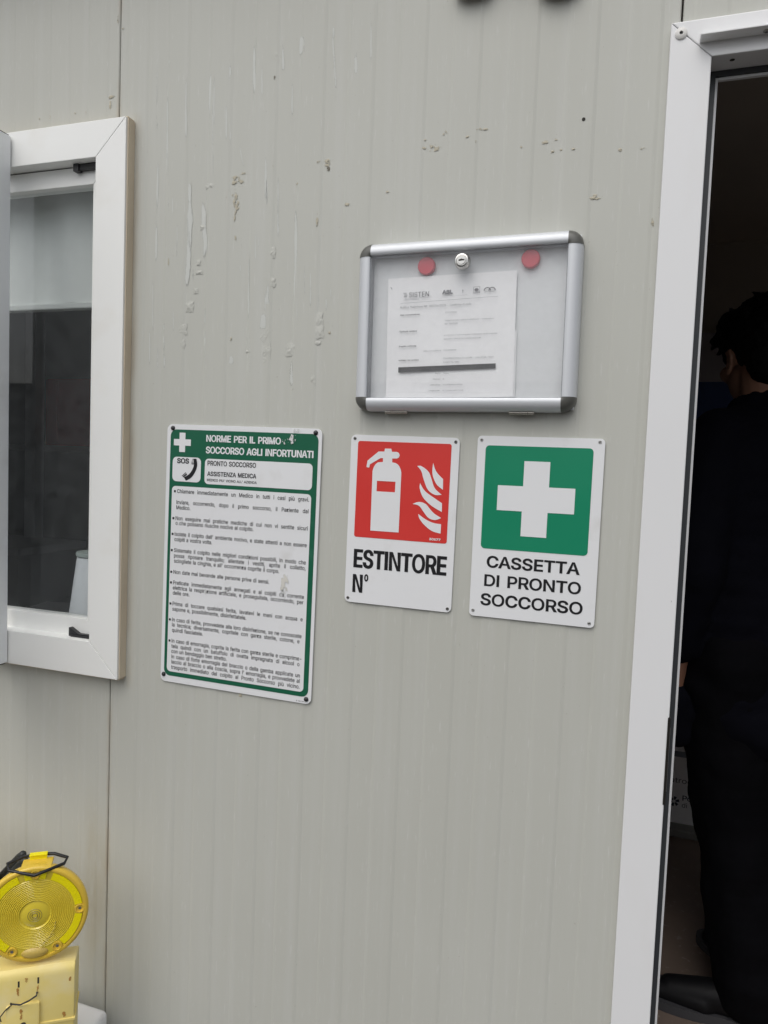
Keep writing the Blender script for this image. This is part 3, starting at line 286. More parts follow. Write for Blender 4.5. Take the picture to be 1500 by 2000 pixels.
# ------------------------------------------------------------------ cabin: sandwich-panel wall with shallow ribs
P11 = 1/11.0
def wall_material():
    m = bpy.data.materials.new('cream_painted_steel'); m.use_nodes = True; t = m.node_tree; b = t.nodes['Principled BSDF']
    N = t.nodes.new; L = t.links.new
    tc = N('ShaderNodeTexCoord')
    def noise_(scale, stretch, detail=4, rough=0.5):
        mp = N('ShaderNodeMapping'); mp.inputs['Scale'].default_value = stretch; L(tc.outputs['Object'], mp.inputs['Vector'])
        n = N('ShaderNodeTexNoise'); n.inputs['Scale'].default_value = scale; n.inputs['Detail'].default_value = detail; n.inputs['Roughness'].default_value = rough
        L(mp.outputs[0], n.inputs['Vector']); return n.outputs[0]
    def ramp(src, lo, hi, to0=0.0, to1=1.0):
        r = N('ShaderNodeMapRange'); r.inputs['From Min'].default_value = lo; r.inputs['From Max'].default_value = hi
        r.inputs['To Min'].default_value = to0; r.inputs['To Max'].default_value = to1; L(src, r.inputs['Value']); return r.outputs[0]
    def mul(a, c):
        k = N('ShaderNodeMath'); k.operation = 'MULTIPLY'; L(a, k.inputs[0])
        if isinstance(c, float): k.inputs[1].default_value = c
        else: L(c, k.inputs[1])
        return k.outputs[0]
    def mix(fac, c1, col):
        k = N('ShaderNodeMixRGB'); L(fac, k.inputs[0]); L(c1, k.inputs[1]); k.inputs[2].default_value = (*col, 1); return k.outputs[0]
    base = N('ShaderNodeMixRGB'); base.inputs[1].default_value = (0.512, 0.515, 0.466, 1); base.inputs[2].default_value = (0.540, 0.545, 0.498, 1)
    L(ramp(noise_(2.2, (1, 1, 0.6), 5), 0.32, 0.68), base.inputs[0]); col = base.outputs[0]
    col = mix(mul(ramp(noise_(1.0, (45, 1, 1.3), 4), 0.5, 0.72), 0.22), col, (0.61, 0.615, 0.595))      # long pale wash marks
    col = mix(mul(ramp(noise_(1.0, (260, 1, 26), 2), 0.63, 0.74), 0.35), col, (0.66, 0.66, 0.64))       # short brush-like flecks
    col = mix(mul(ramp(noise_(3.1, (6, 1, 1.0), 5), 0.62, 0.85), 0.07), col, (0.46, 0.445, 0.39))      # dull dirt runs
    col = mix(mul(ramp(noise_(160, (1, 1, 1), 2), 0.72, 0.78), 0.35), col, (0.33, 0.30, 0.25))          # specks
    sp = N('ShaderNodeSeparateXYZ'); L(tc.outputs['Object'], sp.inputs[0])
    def bell(out, c, wd):
        k = N('ShaderNodeMath'); k.operation = 'SUBTRACT'; L(out, k.inputs[0]); k.inputs[1].default_value = c
        a = N('ShaderNodeMath'); a.operation = 'ABSOLUTE'; L(k.outputs[0], a.inputs[0])
        r = N('ShaderNodeMapRange'); r.interpolation_type = 'SMOOTHSTEP'; r.inputs['From Min'].default_value = 0; r.inputs['From Max'].default_value = wd
        r.inputs['To Min'].default_value = 1; r.inputs['To Max'].default_value = 0; L(a.outputs[0], r.inputs['Value']); return r.outputs[0]
    rag = ramp(noise_(14, (3, 1, 0.6), 5), 0.3, 0.62)
    zb = N('ShaderNodeMapRange'); zb.inputs['From Min'].default_value = 0.54; zb.inputs['From Max'].default_value = 0.56; zb.inputs['To Min'].default_value = 1; zb.inputs['To Max'].default_value = 0
    k = N('ShaderNodeMath'); k.operation = 'SUBTRACT'; L(sp.outputs[2], k.inputs[0]); k.inputs[1].default_value = 1.6
    a = N('ShaderNodeMath'); a.operation = 'ABSOLUTE'; L(k.outputs[0], a.inputs[0]); L(a.outputs[0], zb.inputs['Value'])
    col = mix(mul(mul(mul(bell(sp.outputs[0], 0.040, 0.019), zb.outputs[0]), rag), 0.55), col, (0.42, 0.36, 0.27))   # ragged brown strip along the window's right edge
    col = mix(mul(mul(mul(bell(sp.outputs[0], -0.035, 0.055), bell(sp.outputs[2], 0.62, 0.24)), rag), 0.45), col, (0.36, 0.29, 0.15))
    col = mix(mul(mul(bell(sp.outputs[0], 0.0, 0.010), ramp(noise_(5, (1, 1, 1), 4), 0.45, 0.6)), 0.5), col, (0.40, 0.31, 0.20))   # dirt along the joint
    L(col, b.inputs['Base Color'])
    b.inputs['Roughness'].default_value = 0.5; b.inputs['Specular IOR Level'].default_value = 0.35
    h = N('ShaderNodeMath'); h.operation = 'ADD'; L(mul(noise_(1.0, (40, 1, 2.5), 4), 0.5), h.inputs[0]); L(mul(noise_(3.0, (1, 1, 1), 2), 1.4), h.inputs[1])
    bp = N('ShaderNodeBump'); bp.inputs['Strength'].default_value = 0.20; bp.inputs['Distance'].default_value = 0.004
    L(h.outputs[0], bp.inputs['Height']); L(bp.outputs[0], b.inputs['Normal'])
    return m

def soft_mark(name, col, amount, scale, rough=0.6, bump=0.0, lo=0.3, hi=0.62):
    """a mark that frays out towards its edges (map coordinates 0..1 across it)"""
    m = bpy.data.materials.new(name); m.use_nodes = True; t = m.node_tree; b = t.nodes['Principled BSDF']; N = t.nodes.new; L = t.links.new
    b.inputs['Base Color'].default_value = (*col, 1); b.inputs['Roughness'].default_value = rough
    uv = N('ShaderNodeUVMap'); uv.uv_map = 'map'; s = N('ShaderNodeSeparateXYZ'); L(uv.outputs[0], s.inputs[0])
    def hump(o, p):
        a = N('ShaderNodeMath'); a.operation = 'MULTIPLY_ADD'; L(o, a.inputs[0]); a.inputs[1].default_value = 2; a.inputs[2].default_value = -1
        c = N('ShaderNodeMath'); c.operation = 'ABSOLUTE'; L(a.outputs[0], c.inputs[0])
        d = N('ShaderNodeMath'); d.operation = 'POWER'; L(c.outputs[0], d.inputs[0]); d.inputs[1].default_value = p
        e = N('ShaderNodeMath'); e.operation = 'SUBTRACT'; e.inputs[0].default_value = 1; L(d.outputs[0], e.inputs[1]); return e.outputs[0]
    q = N('ShaderNodeMath'); q.operation = 'MULTIPLY'; L(hump(s.outputs[0], 2), q.inputs[0]); L(hump(s.outputs[1], 4), q.inputs[1])
    tc = N('ShaderNodeTexCoord'); mp = N('ShaderNodeMapping'); mp.inputs['Scale'].default_value = scale; L(tc.outputs['Object'], mp.inputs['Vector'])
    n = N('ShaderNodeTexNoise'); n.inputs['Scale'].default_value = 1; n.inputs['Detail'].default_value = 4; L(mp.outputs[0], n.inputs['Vector'])
    r = N('ShaderNodeMapRange'); r.inputs['From Min'].default_value = lo; r.inputs['From Max'].default_value = hi; L(n.outputs[0], r.inputs['Value'])
    z = N('ShaderNodeMath'); z.operation = 'MULTIPLY'; L(q.outputs[0], z.inputs[0]); L(r.outputs[0], z.inputs[1])
    z2 = N('ShaderNodeMath'); z2.operation = 'MULTIPLY'; z2.use_clamp = True; L(z.outputs[0], z2.inputs[0]); z2.inputs[1].default_value = amount
    fine = N('ShaderNodeTexNoise'); fine.inputs['Scale'].default_value = 900; L(tc.outputs['Object'], fine.inputs['Vector'])
    ad = N('ShaderNodeMath'); ad.operation = 'MULTIPLY_ADD'; L(fine.outputs[0], ad.inputs[0]); ad.inputs[1].default_value = 0.5; L(z2.outputs[0], ad.inputs[2])
    st_ = N('ShaderNodeMapRange'); st_.inputs['From Min'].default_value = 0.70; st_.inputs['From Max'].default_value = 0.76; L(ad.outputs[0], st_.inputs['Value'])   # flakes off with a crisp ragged edge
    L(st_.outputs[0], b.inputs['Alpha'])
    if bump:
        bp = N('ShaderNodeBump'); bp.inputs['Strength'].default_value = bump; bp.inputs['Distance'].default_value = 0.003
        L(n.outputs[0], bp.inputs['Height']); L(bp.outputs[0], b.inputs['Normal'])
    return m

wall_m = wall_material()
streak_m = soft_mark('scuffed_pale_paint', (0.592, 0.605, 0.570), 1.0, (110, 1, 14), lo=0.22, hi=0.62)
blister_m = soft_mark('blistered_paint', (0.60, 0.585, 0.545), 1.1, (110, 1, 110), bump=0.6, lo=0.2, hi=0.6)
residue_m = soft_mark('old_glue', (0.49, 0.455, 0.355), 1.0, (120, 1, 120), lo=0.38, hi=0.62, bump=0.6)
dark_m = soft_mark('dark_scrape', (0.16, 0.145, 0.11), 0.8, (150, 1, 150), lo=0.3, hi=0.5)
hole_m = mat('black_dirt', (0.03, 0.028, 0.022), 0.8)

def panel(name, x0, x1, z0, z1, hole=None, marks=None, parent=None):
    """steel-faced panel, front at y=0: proud and recessed strips, each half a rib wide"""
    xs = {}
    def put(x, y):
        if x0+0.004 < x < x1-0.004: xs[round(x, 5)] = y
    k = math.floor((x0-0.064)/P11)-1
    while 0.0185+k*P11 < x1+1:
        d = 0.064+k*P11; l = d-P11/2
        for x, y in ((l-0.0026, 0.0010), (l+0.0026, 0.0), (d-0.0026, 0.0), (d+0.0026, 0.0010)): put(x, y)
        k += 1
    def yat(x):
        d = (x-0.064)/P11; fr = d-math.floor(d); return 0.0010 if fr < 0.5 else 0.0
    for x in (hole or [0, 0])[:2]:
        if hole and x0 < x < x1: xs[round(x, 5)] = yat(x)
    xs[x0] = yat(x0+0.006)+0.0016; xs[x0+0.0016] = yat(x0+0.006); xs[x1-0.0016] = yat(x1-0.006); xs[x1] = yat(x1-0.006)+0.0016
    X = sorted(xs); zs = [z0, z1]
    if hole: zs = [z for z in (z0, hole[2], hole[3], z1)]
    mb = MB(); n = len(zs)
    mb.v = [(x, xs[x], z) for x in X for z in zs]
    for i in range(len(X)-1):
        for j in range(n-1):
            if hole and X[i] >= hole[0]-1e-5 and X[i+1] <= hole[1]+1e-5 and j == 1: continue
            if zs[j+1]-zs[j] < 1e-6: continue
            mb.f.append([i*n+j, (i+1)*n+j, (i+1)*n+j+1, i*n+j+1]); mb.mi.append(0); mb.uv.append([(0,0)]*4)
    for x, sgn in ((x0, 0), (x1, 1)):                  # edges folded back into the joint
        v = [(x, xs[x], z0), (x, xs[x], z1), (x, 0.038, z1), (x, 0.038, z0)]
        mb.add(v, [(0, 1, 2, 3)] if not sgn else [(0, 3, 2, 1)])
    if marks: marks(mb)
    return mb.build(name, [wall_m, streak_m, blister_m, residue_m, hole_m, dark_m], parent)

ST= [(0.0851, 2.2105, 0.0877, 2.0971, 0.0035), (0.108, 2.2007, 0.1133, 1.981, 0.0042), (0.1998, 2.2238, 0.2078, 2.0075, 0.0091), (0.2079, 2.2145, 0.211, 2.1045, 0.0028), (0.2892, 2.2538, 0.2924, 2.1512, 0.0077), (0.3056, 2.2079, 0.3074, 2.1526, 0.0028), (0.3449, 2.2505, 0.3469, 2.1895, 0.0049), (0.3818, 2.2498, 0.3831, 2.2133, 0.0105), (0.4385, 2.2476, 0.4518, 2.1335, 0.0035), (0.2349, 2.1549, 0.237, 2.0817, 0.0035), (0.2427, 2.1539, 0.2452, 2.0676, 0.0028), (0.1484, 2.2124, 0.1519, 2.077, 0.0035), (0.3656, 2.1743, 0.3679, 2.1068, 0.0028), (0.2407, 2.2232, 0.2421, 2.1738, 0.0056), (0.3178, 2.0604, 0.3208, 1.965, 0.0042), (0.1634, 2.0215, 0.1645, 1.9771, 0.0139), (0.0844, 2.2412, 0.0851, 2.2105, 0.0028), (0.1111, 2.2443, 0.1113, 2.2341, 0.0028), (0.5093, 2.2569, 0.5121, 2.1861, 0.0028), (0.484, 2.2116, 0.4857, 2.1681, 0.0049), (0.441, 2.255, 0.4417, 2.2363, 0.0035), (0.1106, 2.0936, 0.1141, 1.9467, 0.0063), (0.0906, 2.0787, 0.0904, 1.8625, 0.0046), (0.0837, 1.8542, 0.0863, 1.7384, 0.0023), (0.079, 1.7531, 0.0808, 1.6713, 0.0029), (0.1115, 1.7667, 0.1139, 1.6653, 0.004), (0.1625, 2.0188, 0.1647, 1.805, 0.0171), (0.1913, 1.9886, 0.1978, 1.8683, 0.0114), (0.1997, 1.7981, 0.2028, 1.6819, 0.004), (0.1247, 1.9968, 0.1256, 1.96, 0.0023), (0.1359, 1.9508, 0.1379, 1.8715, 0.0029), (0.1314, 1.7919, 0.1327, 1.7374, 0.0023), (0.2886, 1.8882, 0.2937, 1.72, 0.0034), (0.2927, 1.7533, 0.2958, 1.6533, 0.0068), (0.3429, 2.0218, 0.347, 1.8983, 0.004), (0.322, 2.0076, 0.3235, 1.9618, 0.0029), (0.3784, 1.9948, 0.3879, 1.7183, 0.0068), (0.4009, 1.8604, 0.4031, 1.7988, 0.0023), (0.4124, 1.8465, 0.4151, 1.7689, 0.0029), (0.3017, 1.9174, 0.3034, 1.8655, 0.0023), (0.3081, 1.9116, 0.3088, 1.8898, 0.0023), (0.2737, 1.9138, 0.2745, 1.8863, 0.0029), (0.272, 1.8645, 0.2725, 1.8479, 0.0023), (0.276, 1.7842, 0.277, 1.7509, 0.0029), (0.4444, 1.7972, 0.4455, 1.7679, 0.0029), (0.3278, 1.8289, 0.3297, 1.7688, 0.0103), (0.3218, 1.7745, 0.3228, 1.7415, 0.0125), (0.3796, 1.694, 0.3816, 1.6367, 0.0068), (0.2624, 2.0779, 0.2765, 2.0279, 0.0023), (0.097, 1.7236, 0.0982, 1.6712, 0.0029), (0.4525, 1.8154, 0.4533, 1.7942, 0.0023), (0.2578, 1.6983, 0.2583, 1.6814, 0.0097), (0.4293, 1.8111, 0.4308, 1.7684, 0.0029)]
BL= [(0.3242, 1.7484, 0.3252, 1.7167, 0.02), (0.326, 1.7195, 0.3268, 1.6946, 0.0211), (0.3789, 1.7158, 0.3795, 1.6967, 0.0171), (0.4323, 1.7684, 0.433, 1.7496, 0.0125), (0.4316, 1.747, 0.4323, 1.7282, 0.0171), (0.4311, 1.7202, 0.4313, 1.7149, 0.0103), (0.1666, 1.7978, 0.167, 1.7822, 0.016), (0.1792, 1.8228, 0.1795, 1.8143, 0.0086), (0.1845, 1.8747, 0.1847, 1.8662, 0.0074), (0.1857, 1.8549, 0.1858, 1.8493, 0.0125), (0.1525, 1.757, 0.153, 1.7398, 0.0171), (0.1516, 1.7284, 0.1519, 1.714, 0.0114), (0.3366, 1.8881, 0.3371, 1.8719, 0.0097), (0.3384, 1.8339, 0.3388, 1.8203, 0.0097), (0.2085, 2.0121, 0.2088, 2.0038, 0.0228), (0.2942, 1.7062, 0.2943, 1.7028, 0.0114), (0.3204, 1.7677, 0.3206, 1.7636, 0.0114), (0.4228, 1.6611, 0.4234, 1.6449, 0.0097), (0.3274, 1.6946, 0.3278, 1.6836, 0.0143), (0.191, 1.9372, 0.1912, 1.9302, 0.0086), (0.3301, 2.2302, 0.3307, 2.2125, 0.0118)]
RS= [(0.261, 2.0198, 0.2615, 2.0048, 0.0342), (0.2718, 2.0283, 0.2719, 2.0229, 0.0171), (0.2585, 1.9968, 0.2598, 1.953, 0.0171), (0.2587, 1.9586, 0.2595, 1.9311, 0.0063), (0.2603, 1.9146, 0.2606, 1.9064, 0.0046), (0.2617, 1.7819, 0.2619, 1.7764, 0.0029), (0.4381, 2.0339, 0.4385, 2.0209, 0.016), (0.422, 1.9491, 0.423, 1.9187, 0.0057), (0.4213, 2.0316, 0.4215, 2.0277, 0.0103), (0.2568, 1.7319, 0.257, 1.7235, 0.0034), (0.119, 1.8839, 0.1196, 1.8582, 0.0023), (0.476, 1.9554, 0.4762, 1.9502, 0.0143), (0.3846, 1.638, 0.3848, 1.6312, 0.0046), (0.0629, 2.0103, 0.063, 2.0061, 0.0068), (0.3806, 1.9999, 0.3808, 1.9951, 0.0074), (0.3349, 2.0332, 0.3352, 2.0252, 0.0063), (0.4525, 1.7371, 0.4526, 1.7331, 0.0057), (0.2398, 1.9847, 0.24, 1.9778, 0.0046), (0.628, 2.0394, 0.6285, 2.0284, 0.0325), (0.6126, 2.0488, 0.6128, 2.0447, 0.0108), (0.6115, 2.0364, 0.6116, 2.0323, 0.0108), (0.6485, 2.059, 0.6489, 2.0512, 0.013), (0.6527, 2.0384, 0.6529, 2.0337, 0.018), (0.7009, 2.0579, 0.7011, 2.0527, 0.013), (0.7115, 2.0552, 0.7116, 2.0528, 0.018), (0.8086, 2.0262, 0.8088, 2.0214, 0.0166), (0.8235, 2.027, 0.8237, 2.0246, 0.0123), (0.8224, 2.0093, 0.8225, 2.0069, 0.0072), (0.8363, 2.0103, 0.8364, 2.0091, 0.0108), (0.8541, 2.0091, 0.8541, 2.0079, 0.0087), (0.9235, 2.0027, 0.9238, 1.9974, 0.0087), (0.9586, 2.0003, 0.9587, 1.998, 0.0144), (0.8915, 1.9363, 0.8919, 1.9289, 0.0238), (0.9755, 1.8978, 0.9764, 1.8833, 0.0058), (0.6996, 2.0375, 0.6998, 2.0332, 0.0051), (0.5478, 1.9707, 0.5479, 1.9668, 0.0108), (0.6848, 2.0459, 0.6849, 2.044, 0.0072), (0.6796, 2.0532, 0.6797, 2.0519, 0.0072), (0.7706, 2.0262, 0.7711, 2.0172, 0.0072), (-0.0056, 2.3415, -0.0053, 2.3277, 0.0049), (-0.0188, 2.1977, -0.0187, 2.1906, 0.0174), (-0.0208, 2.1874, -0.0205, 2.1716, 0.0049), (0.009, 2.3183, 0.0091, 2.3155, 0.0125), (-0.1646, 2.1758, -0.1645, 2.1694, 0.0064), (-0.1912, 2.175, -0.1911, 2.1711, 0.003), (-0.1043, 2.1753, -0.1043, 2.1715, 0.0064), (-0.0772, 2.1734, -0.0771, 2.1683, 0.0054), (-0.2883, 2.1729, -0.2883, 2.1702, 0.004), (0.2972, 1.0694, 0.2974, 1.0626, 0.0089)]
DK= [(0.4391, 2.0208, 0.4394, 2.013, 0.0114), (0.4224, 1.928, 0.4228, 1.9187, 0.0046), (-0.0056, 2.3415, -0.0053, 2.3294, 0.0042), (0.3315, 2.1867, 0.3318, 2.1803, 0.0049)]

def rib_y(x):
    d = (x-0.064)/P11; return 0.0009 if d-math.floor(d) < 0.5 else 0.0
def wall_marks(sel):
    def go(mb):
        r2 = random.Random(3)
        for x0, z0, x1, z1, wd in ST:
            if not sel((x0+x1)/2): continue
            n = 5; v = []; uv = []
            for k in range(n+1):
                t = k/n; xx = x0+(x1-x0)*t+r2.uniform(-.0004, .0004); ww = wd*(1.1+0.7*t)
                v += [(xx-ww/2, rib_y(xx-ww/2)-0.00025, z0+(z1-z0)*t), (xx+ww/2, rib_y(xx+ww/2)-0.00025, z0+(z1-z0)*t)]; uv += [(0, t), (1, t)]
            mb.add(v, [(2*k, 2*k+2, 2*k+3, 2*k+1) for k in range(n)], 1, uv=uv)
        for src, mi, ampl in ((BL, 0, 0.0012), (RS, 3, 0.0009), (DK, 5, 0.0004)):
            for x0, z0, x1, z1, wd in src:
                cx, cz = (x0+x1)/2, (z0+z1)/2
                if not sel(cx): continue
                h = max(abs(z0-z1), 0.003)*1.25; wd = max(wd, 0.003)*1.15; n = 14 if mi == 0 else 8; v = []; uv = []; ph = r2.uniform(0, 50)
                for i in range(n+1):
                    for j in range(n+1):
                        a, b = i/n, j/n; e = (1-(2*a-1)**2)*(1-(2*b-1)**2)
                        wob = noise.noise(Vector((cx*40+a*3, cz*40+b*3+ph, 0)))
                        px = cx+(a-0.5)*wd+(x1-x0)*(0.5-b)+wob*wd*0.18; pz = cz+(b-0.5)*h+wob*h*0.15
                        y = (rib_y(cx)-0.0004 if mi != 0 else 0.0004)-e*min(ampl, 0.3*wd)*(0.45+0.9*abs(noise.noise(Vector((px*190, pz*130, 3+ph)))))
                        v.append((px, y, pz)); uv.append((a, b))
                mb.add(v, [(i*(n+1)+j, (i+1)*(n+1)+j, (i+1)*(n+1)+j+1, i*(n+1)+j+1) for i in range(n) for j in range(n)], mi, uv=uv)
        for x, z, r in ((0.8668, 2.052, 0.0027), (0.9879, 0.7985, 0.0022)):
            if sel(x): mb.sheet([disc(x, z, r, 12)], -0.0006, 4)
    return go

FL = 0.15                                               # cabin floor level above the ground
cabin = thing('site_cabin', 'cream grey metal site cabin with ribbed stained wall, white window and open doorway', 'site cabin', (0.0, 0.0, 0.0))
steel_m = mat('grey_steel_base', (0.22, 0.22, 0.21), 0.55, var=0.15)
panel('wall_panel', -2.0, -0.0009, FL-0.03, 2.62, (-0.72, -0.018, 1.09, 2.115), wall_marks(lambda x: x < 0), cabin)
panel('wall_panel', 0.0009, 0.9988, FL-0.03, 2.62, None, wall_marks(lambda x: x >= 0), cabin)
panel('wall_panel', 1.0018, 2.4, FL-0.03, 2.62, (1.0018, 1.90, FL-0.03, 2.14), None, cabin)
inner_m = mat('brown_cabin_lining', (0.42, 0.375, 0.325), 0.7, var=0.12, vscale=3)
floor_m = grime(mat('worn_brown_vinyl', (0.20, 0.15, 0.12), 0.6, var=0.25, vscale=9), (0.32, 0.28, 0.24), 0.7, 55, 0.62, 0.72)
ceil_m = mat('dull_cabin_ceiling', (0.42, 0.375, 0.325), 0.75, var=0.08, vscale=2)
b = MB(); b.box(-2.0, 2.4, 0.0, 1.95, FL-0.06, FL); b.build('floor', floor_m, cabin)
b = MB(); b.box(-2.0, 2.4, 1.80, 1.86, FL, 2.42); b.box(-2.06, -2.0, 0.042, 1.86, FL, 2.42); b.box(2.4, 2.46, 0.042, 1.86, FL, 2.42)
# lining behind the front wall, with the two openings left free
b.box(-2.0, -0.72, 0.040, 0.048, FL, 2.42); b.box(-0.72, -0.018, 0.040, 0.048, FL, 1.09); b.box(-0.72, -0.018, 0.040, 0.048, 2.115, 2.42)
b.box(-0.018, 1.0435, 0.040, 0.048, FL, 2.42); b.box(1.0435, 1.90, 0.040, 0.048, 2.118, 2.42); b.box(1.90, 2.4, 0.040, 0.048, FL, 2.42)
b.box(-2.06, 2.46, 1.795, 1.80, 2.386, 2.394); b.build('inner_wall', inner_m, cabin)
b = MB(); b.box(-2.06, 2.46, 0.048, 1.86, 2.395, 2.44); b.build('ceiling', ceil_m, cabin)
b = MB(); b.box(-2.12, 2.52, -0.09, 1.95, 2.62, 2.72); b.box(-2.12, 2.52, -0.11, -0.09, 2.57, 2.73); b.build('roof', mat('grey_roof_trim', (0.42, 0.42, 0.40), 0.5, var=0.1), cabin, bevel=0.004)
b = MB(); b.box(-2.0, 2.4, 0.004, 0.06, 0.0, FL-0.03); b.build('base_beam', steel_m, cabin)

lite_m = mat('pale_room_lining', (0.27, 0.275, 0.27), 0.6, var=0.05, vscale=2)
b = MB(); b.box(0.86, 0.90, 0.049, 1.79, FL, 2.39); b.build('added_partition', lite_m, cabin)  # unseen divider, added so the window room keeps its own brightness
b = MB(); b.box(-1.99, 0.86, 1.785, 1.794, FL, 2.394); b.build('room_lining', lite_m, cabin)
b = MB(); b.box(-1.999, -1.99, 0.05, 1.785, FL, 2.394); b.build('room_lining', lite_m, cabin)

# ---- window: frame, sliding sash, pane, side-hung leaf
pvc = grime(mat('white_window_plastic', (0.90, 0.905, 0.88), 0.33, var=0.02, vscale=5), (0.68, 0.62, 0.50), 0.25, 9, 0.55, 0.8)
aged = mat('yellowed_sealant', (0.66, 0.565, 0.43), 0.6, var=0.25, vscale=20, stretch=(1, 1, 0.3))
black_p = mat('black_plastic', (0.022, 0.022, 0.024), 0.42, var=0.3, vscale=40)
def framing(mb, X0, X1, Z0, Z1, wl, wr, wb, wt, y0, y1, gap=0.0006):
    """four mitred bars round an opening"""
    xi0, xi1, zi0, zi1 = X0+wl, X1-wr, Z0+wb, Z1-wt
    g = gap
    for poly in ([(X0+g, Z0), (X1-g, Z0), (xi1-g, zi0), (xi0+g, zi0)], [(X1, Z0+g), (X1, Z1-g), (xi1, zi1-g), (xi1, zi0+g)],
                 [(X1-g, Z1), (X0+g, Z1), (xi0+g, zi1), (xi1-g, zi1)], [(X0, Z1-g), (X0, Z0+g), (xi0, zi0+g), (xi0, zi1-g)]):
        mb.prism(poly, y0, y1)
window_p = MB(); framing(window_p, -0.76, 0.0362, 1.0664, 2.1407, 0.068, 0.068, 0.0695, 0.068, -0.024, 0.05)
win = window_p.build('window', pvc, cabin, bevel=0.0012)
b = MB(); b.box(0.0364, 0.0385, -0.0195, -0.0002, 1.068, 2.139); b.box(-0.75, 0.036, -0.019, -0.0002, 1.0642, 1.0662); b.box(-0.75, 0.036, -0.019, -0.0002, 2.1409, 2.143)
b.build('sealant', aged, win)
b = MB(); framing(b, -0.50, -0.026, 1.125, 2.0705, 0.035, 0.0345, 0.0475, 0.035, 0.004, 0.034); b.build('sash', pvc, win, bevel=0.001)
b = MB(); b.box(-0.70, -0.026, 0.006, 0.04, 2.0712, 2.0726); b.build('gasket', black_p, win)
win_glass = glass('window_glass', (0.955, 0.965, 0.965), 0.022, (0.62, 0.66, 0.67))
b = MB(); b.box(-0.466, -0.0600, 0.016, 0.020, 1.172, 2.036); b.build('pane', win_glass, win)
b = MB(); b.box(-0.70, -0.505, 0.016, 0.020, 1.13, 2.07); b.build('pane', win_glass, win)
b = MB(); b.box(-0.505, -0.46, 0.036, 0.05, 1.13, 2.072); b.build('mullion', pvc, win)
b = MB(); b.box(-0.0985, -0.034, -0.006, 0.0035, 2.0605, 2.0725); b.box(-0.0985, -0.086, -0.009, 0.0035, 2.058, 2.0725); b.build('latch', black_p, win, bevel=0.001)
b = MB(); b.prism([(-0.098, 1.1352), (-0.034, 1.1352), (-0.034, 1.1425), (-0.075, 1.1425), (-0.095, 1.1535), (-0.098, 1.1535)], -0.006, 0.0035); b.box(-0.09, -0.036, -0.010, -0.006, 1.1352, 1.1395); b.build('latch', black_p, win, bevel=0.0008)
leaf = MB(); leaf.box(-0.262, -0.2345, -0.40, -0.0275, 1.0695, 2.1305)
lf = leaf.build('shutter_leaf', grime(mat('white_shutter_plastic', (0.90, 0.92, 0.93), 0.35, var=0.03), (0.6, 0.6, 0.58), 0.3, 9), win, bevel=0.0015)
for z in (2.1306, 1.0664):
    b = MB(); b.box(-0.258, -0.2385, -0.40, -0.029, z, z+0.003); b.build('gasket', black_p, lf)
b = MB(); b.box(-0.72, -0.018, 0.048, 0.20, 1.105, 1.128); b.build('window_sill', mat('grey_sill_board', (0.33, 0.33, 0.33), 0.5, var=0.1), win, bevel=0.002)

# ---- doorway: white frame, drip rail, gasket, inner bead, strike plate
dm = grime(mat('white_door_aluminium', (0.80, 0.805, 0.81), 0.36, var=0.02, vscale=3), (0.66, 0.63, 0.58), 0.35, 7, 0.58, 0.8, (1, 1, 0.4))
b = MB()
b.prism([(0.9855, FL-0.02), (1.0432, FL-0.02), (1.0432, 2.1149), (0.9855, 2.1699)], -0.012, 0.05)
b.prism([(1.897, FL-0.02), (1.955, FL-0.02), (1.955, 2.1699), (1.897, 2.1149)], -0.012, 0.05)
b.prism([(0.9861, 2.1703), (1.0438, 2.1153), (1.8964, 2.1153), (1.9544, 2.1703)], -0.012, 0.041)
door = b.build('door_frame', dm, cabin, bevel=0.0016)
b = MB()
b.add([(1.0257, -0.0335, 2.1357), (1.915, -0.0335, 2.1357), (1.915, -0.0122, 2.1357), (1.0257, -0.0122, 2.1357),
       (1.0257, -0.0335, 2.1382), (1.915, -0.0335, 2.1382), (1.915, -0.0122, 2.1480), (1.0257, -0.0122, 2.1480)],
      [(0,3,2,1),(4,5,6,7),(0,1,5,4),(1,2,6,5),(2,3,7,6),(3,0,4,7)])
rail = b.build('drip_rail', dm, door, bevel=0.0006)
screw_m = mat('dull_zinc', (0.45, 0.44, 0.42), 0.35, metal=0.9)
b = MB()
b.lathe([(0.0, -0.0018), (0.003, -0.0018), (0.0045, -0.0006), (0.0045, 0.0)], Matrix.Translation((1.1114, -0.0205, 2.1355)) @ Matrix.Rotation(R(90), 4, 'X'), 16)
b.build('screw', screw_m, door, smooth=0.6)
b = MB(); b.box(1.1092, 1.1136, -0.0211, -0.0199, 2.1332, 2.1336); b.box(1.1108, 1.1120, -0.0227, -0.0183, 2.1331, 2.1335); b.build('screw_slot', black_p, door)
b = MB(); b.lathe([(0.0024, -0.0012), (0.0026, -0.0032), (0.0060, -0.0030), (0.0084, -0.0016), (0.0086, 0.0)], Matrix.Translation((0.9998, -0.0121, 2.1530)), 24); b.lathe([(0.0, -0.0008), (0.0026, -0.0008)], Matrix.Translation((0.9998, -0.0121, 2.1530)), 16, 1)
b.build('screw_cap', [mat('white_cap', (0.74, 0.73, 0.70), 0.4), black_p], door, smooth=0.6)
b = MB(); b.sheet([disc(0, 0, 0.0036, 14)], 0, 0, Matrix.Translation((1.0725, 0.0047, 2.1149)) @ Matrix.Rotation(R(90), 4, 'X')); b.build('drain_hole', hole_m, door)
rub_m = mat('grey_black_rubber', (0.040, 0.044, 0.048), 0.5)
b = MB(); b.box(1.0434, 1.0538, 0.030, 0.046, FL, 2.1148); b.build('gasket', rub_m, door)
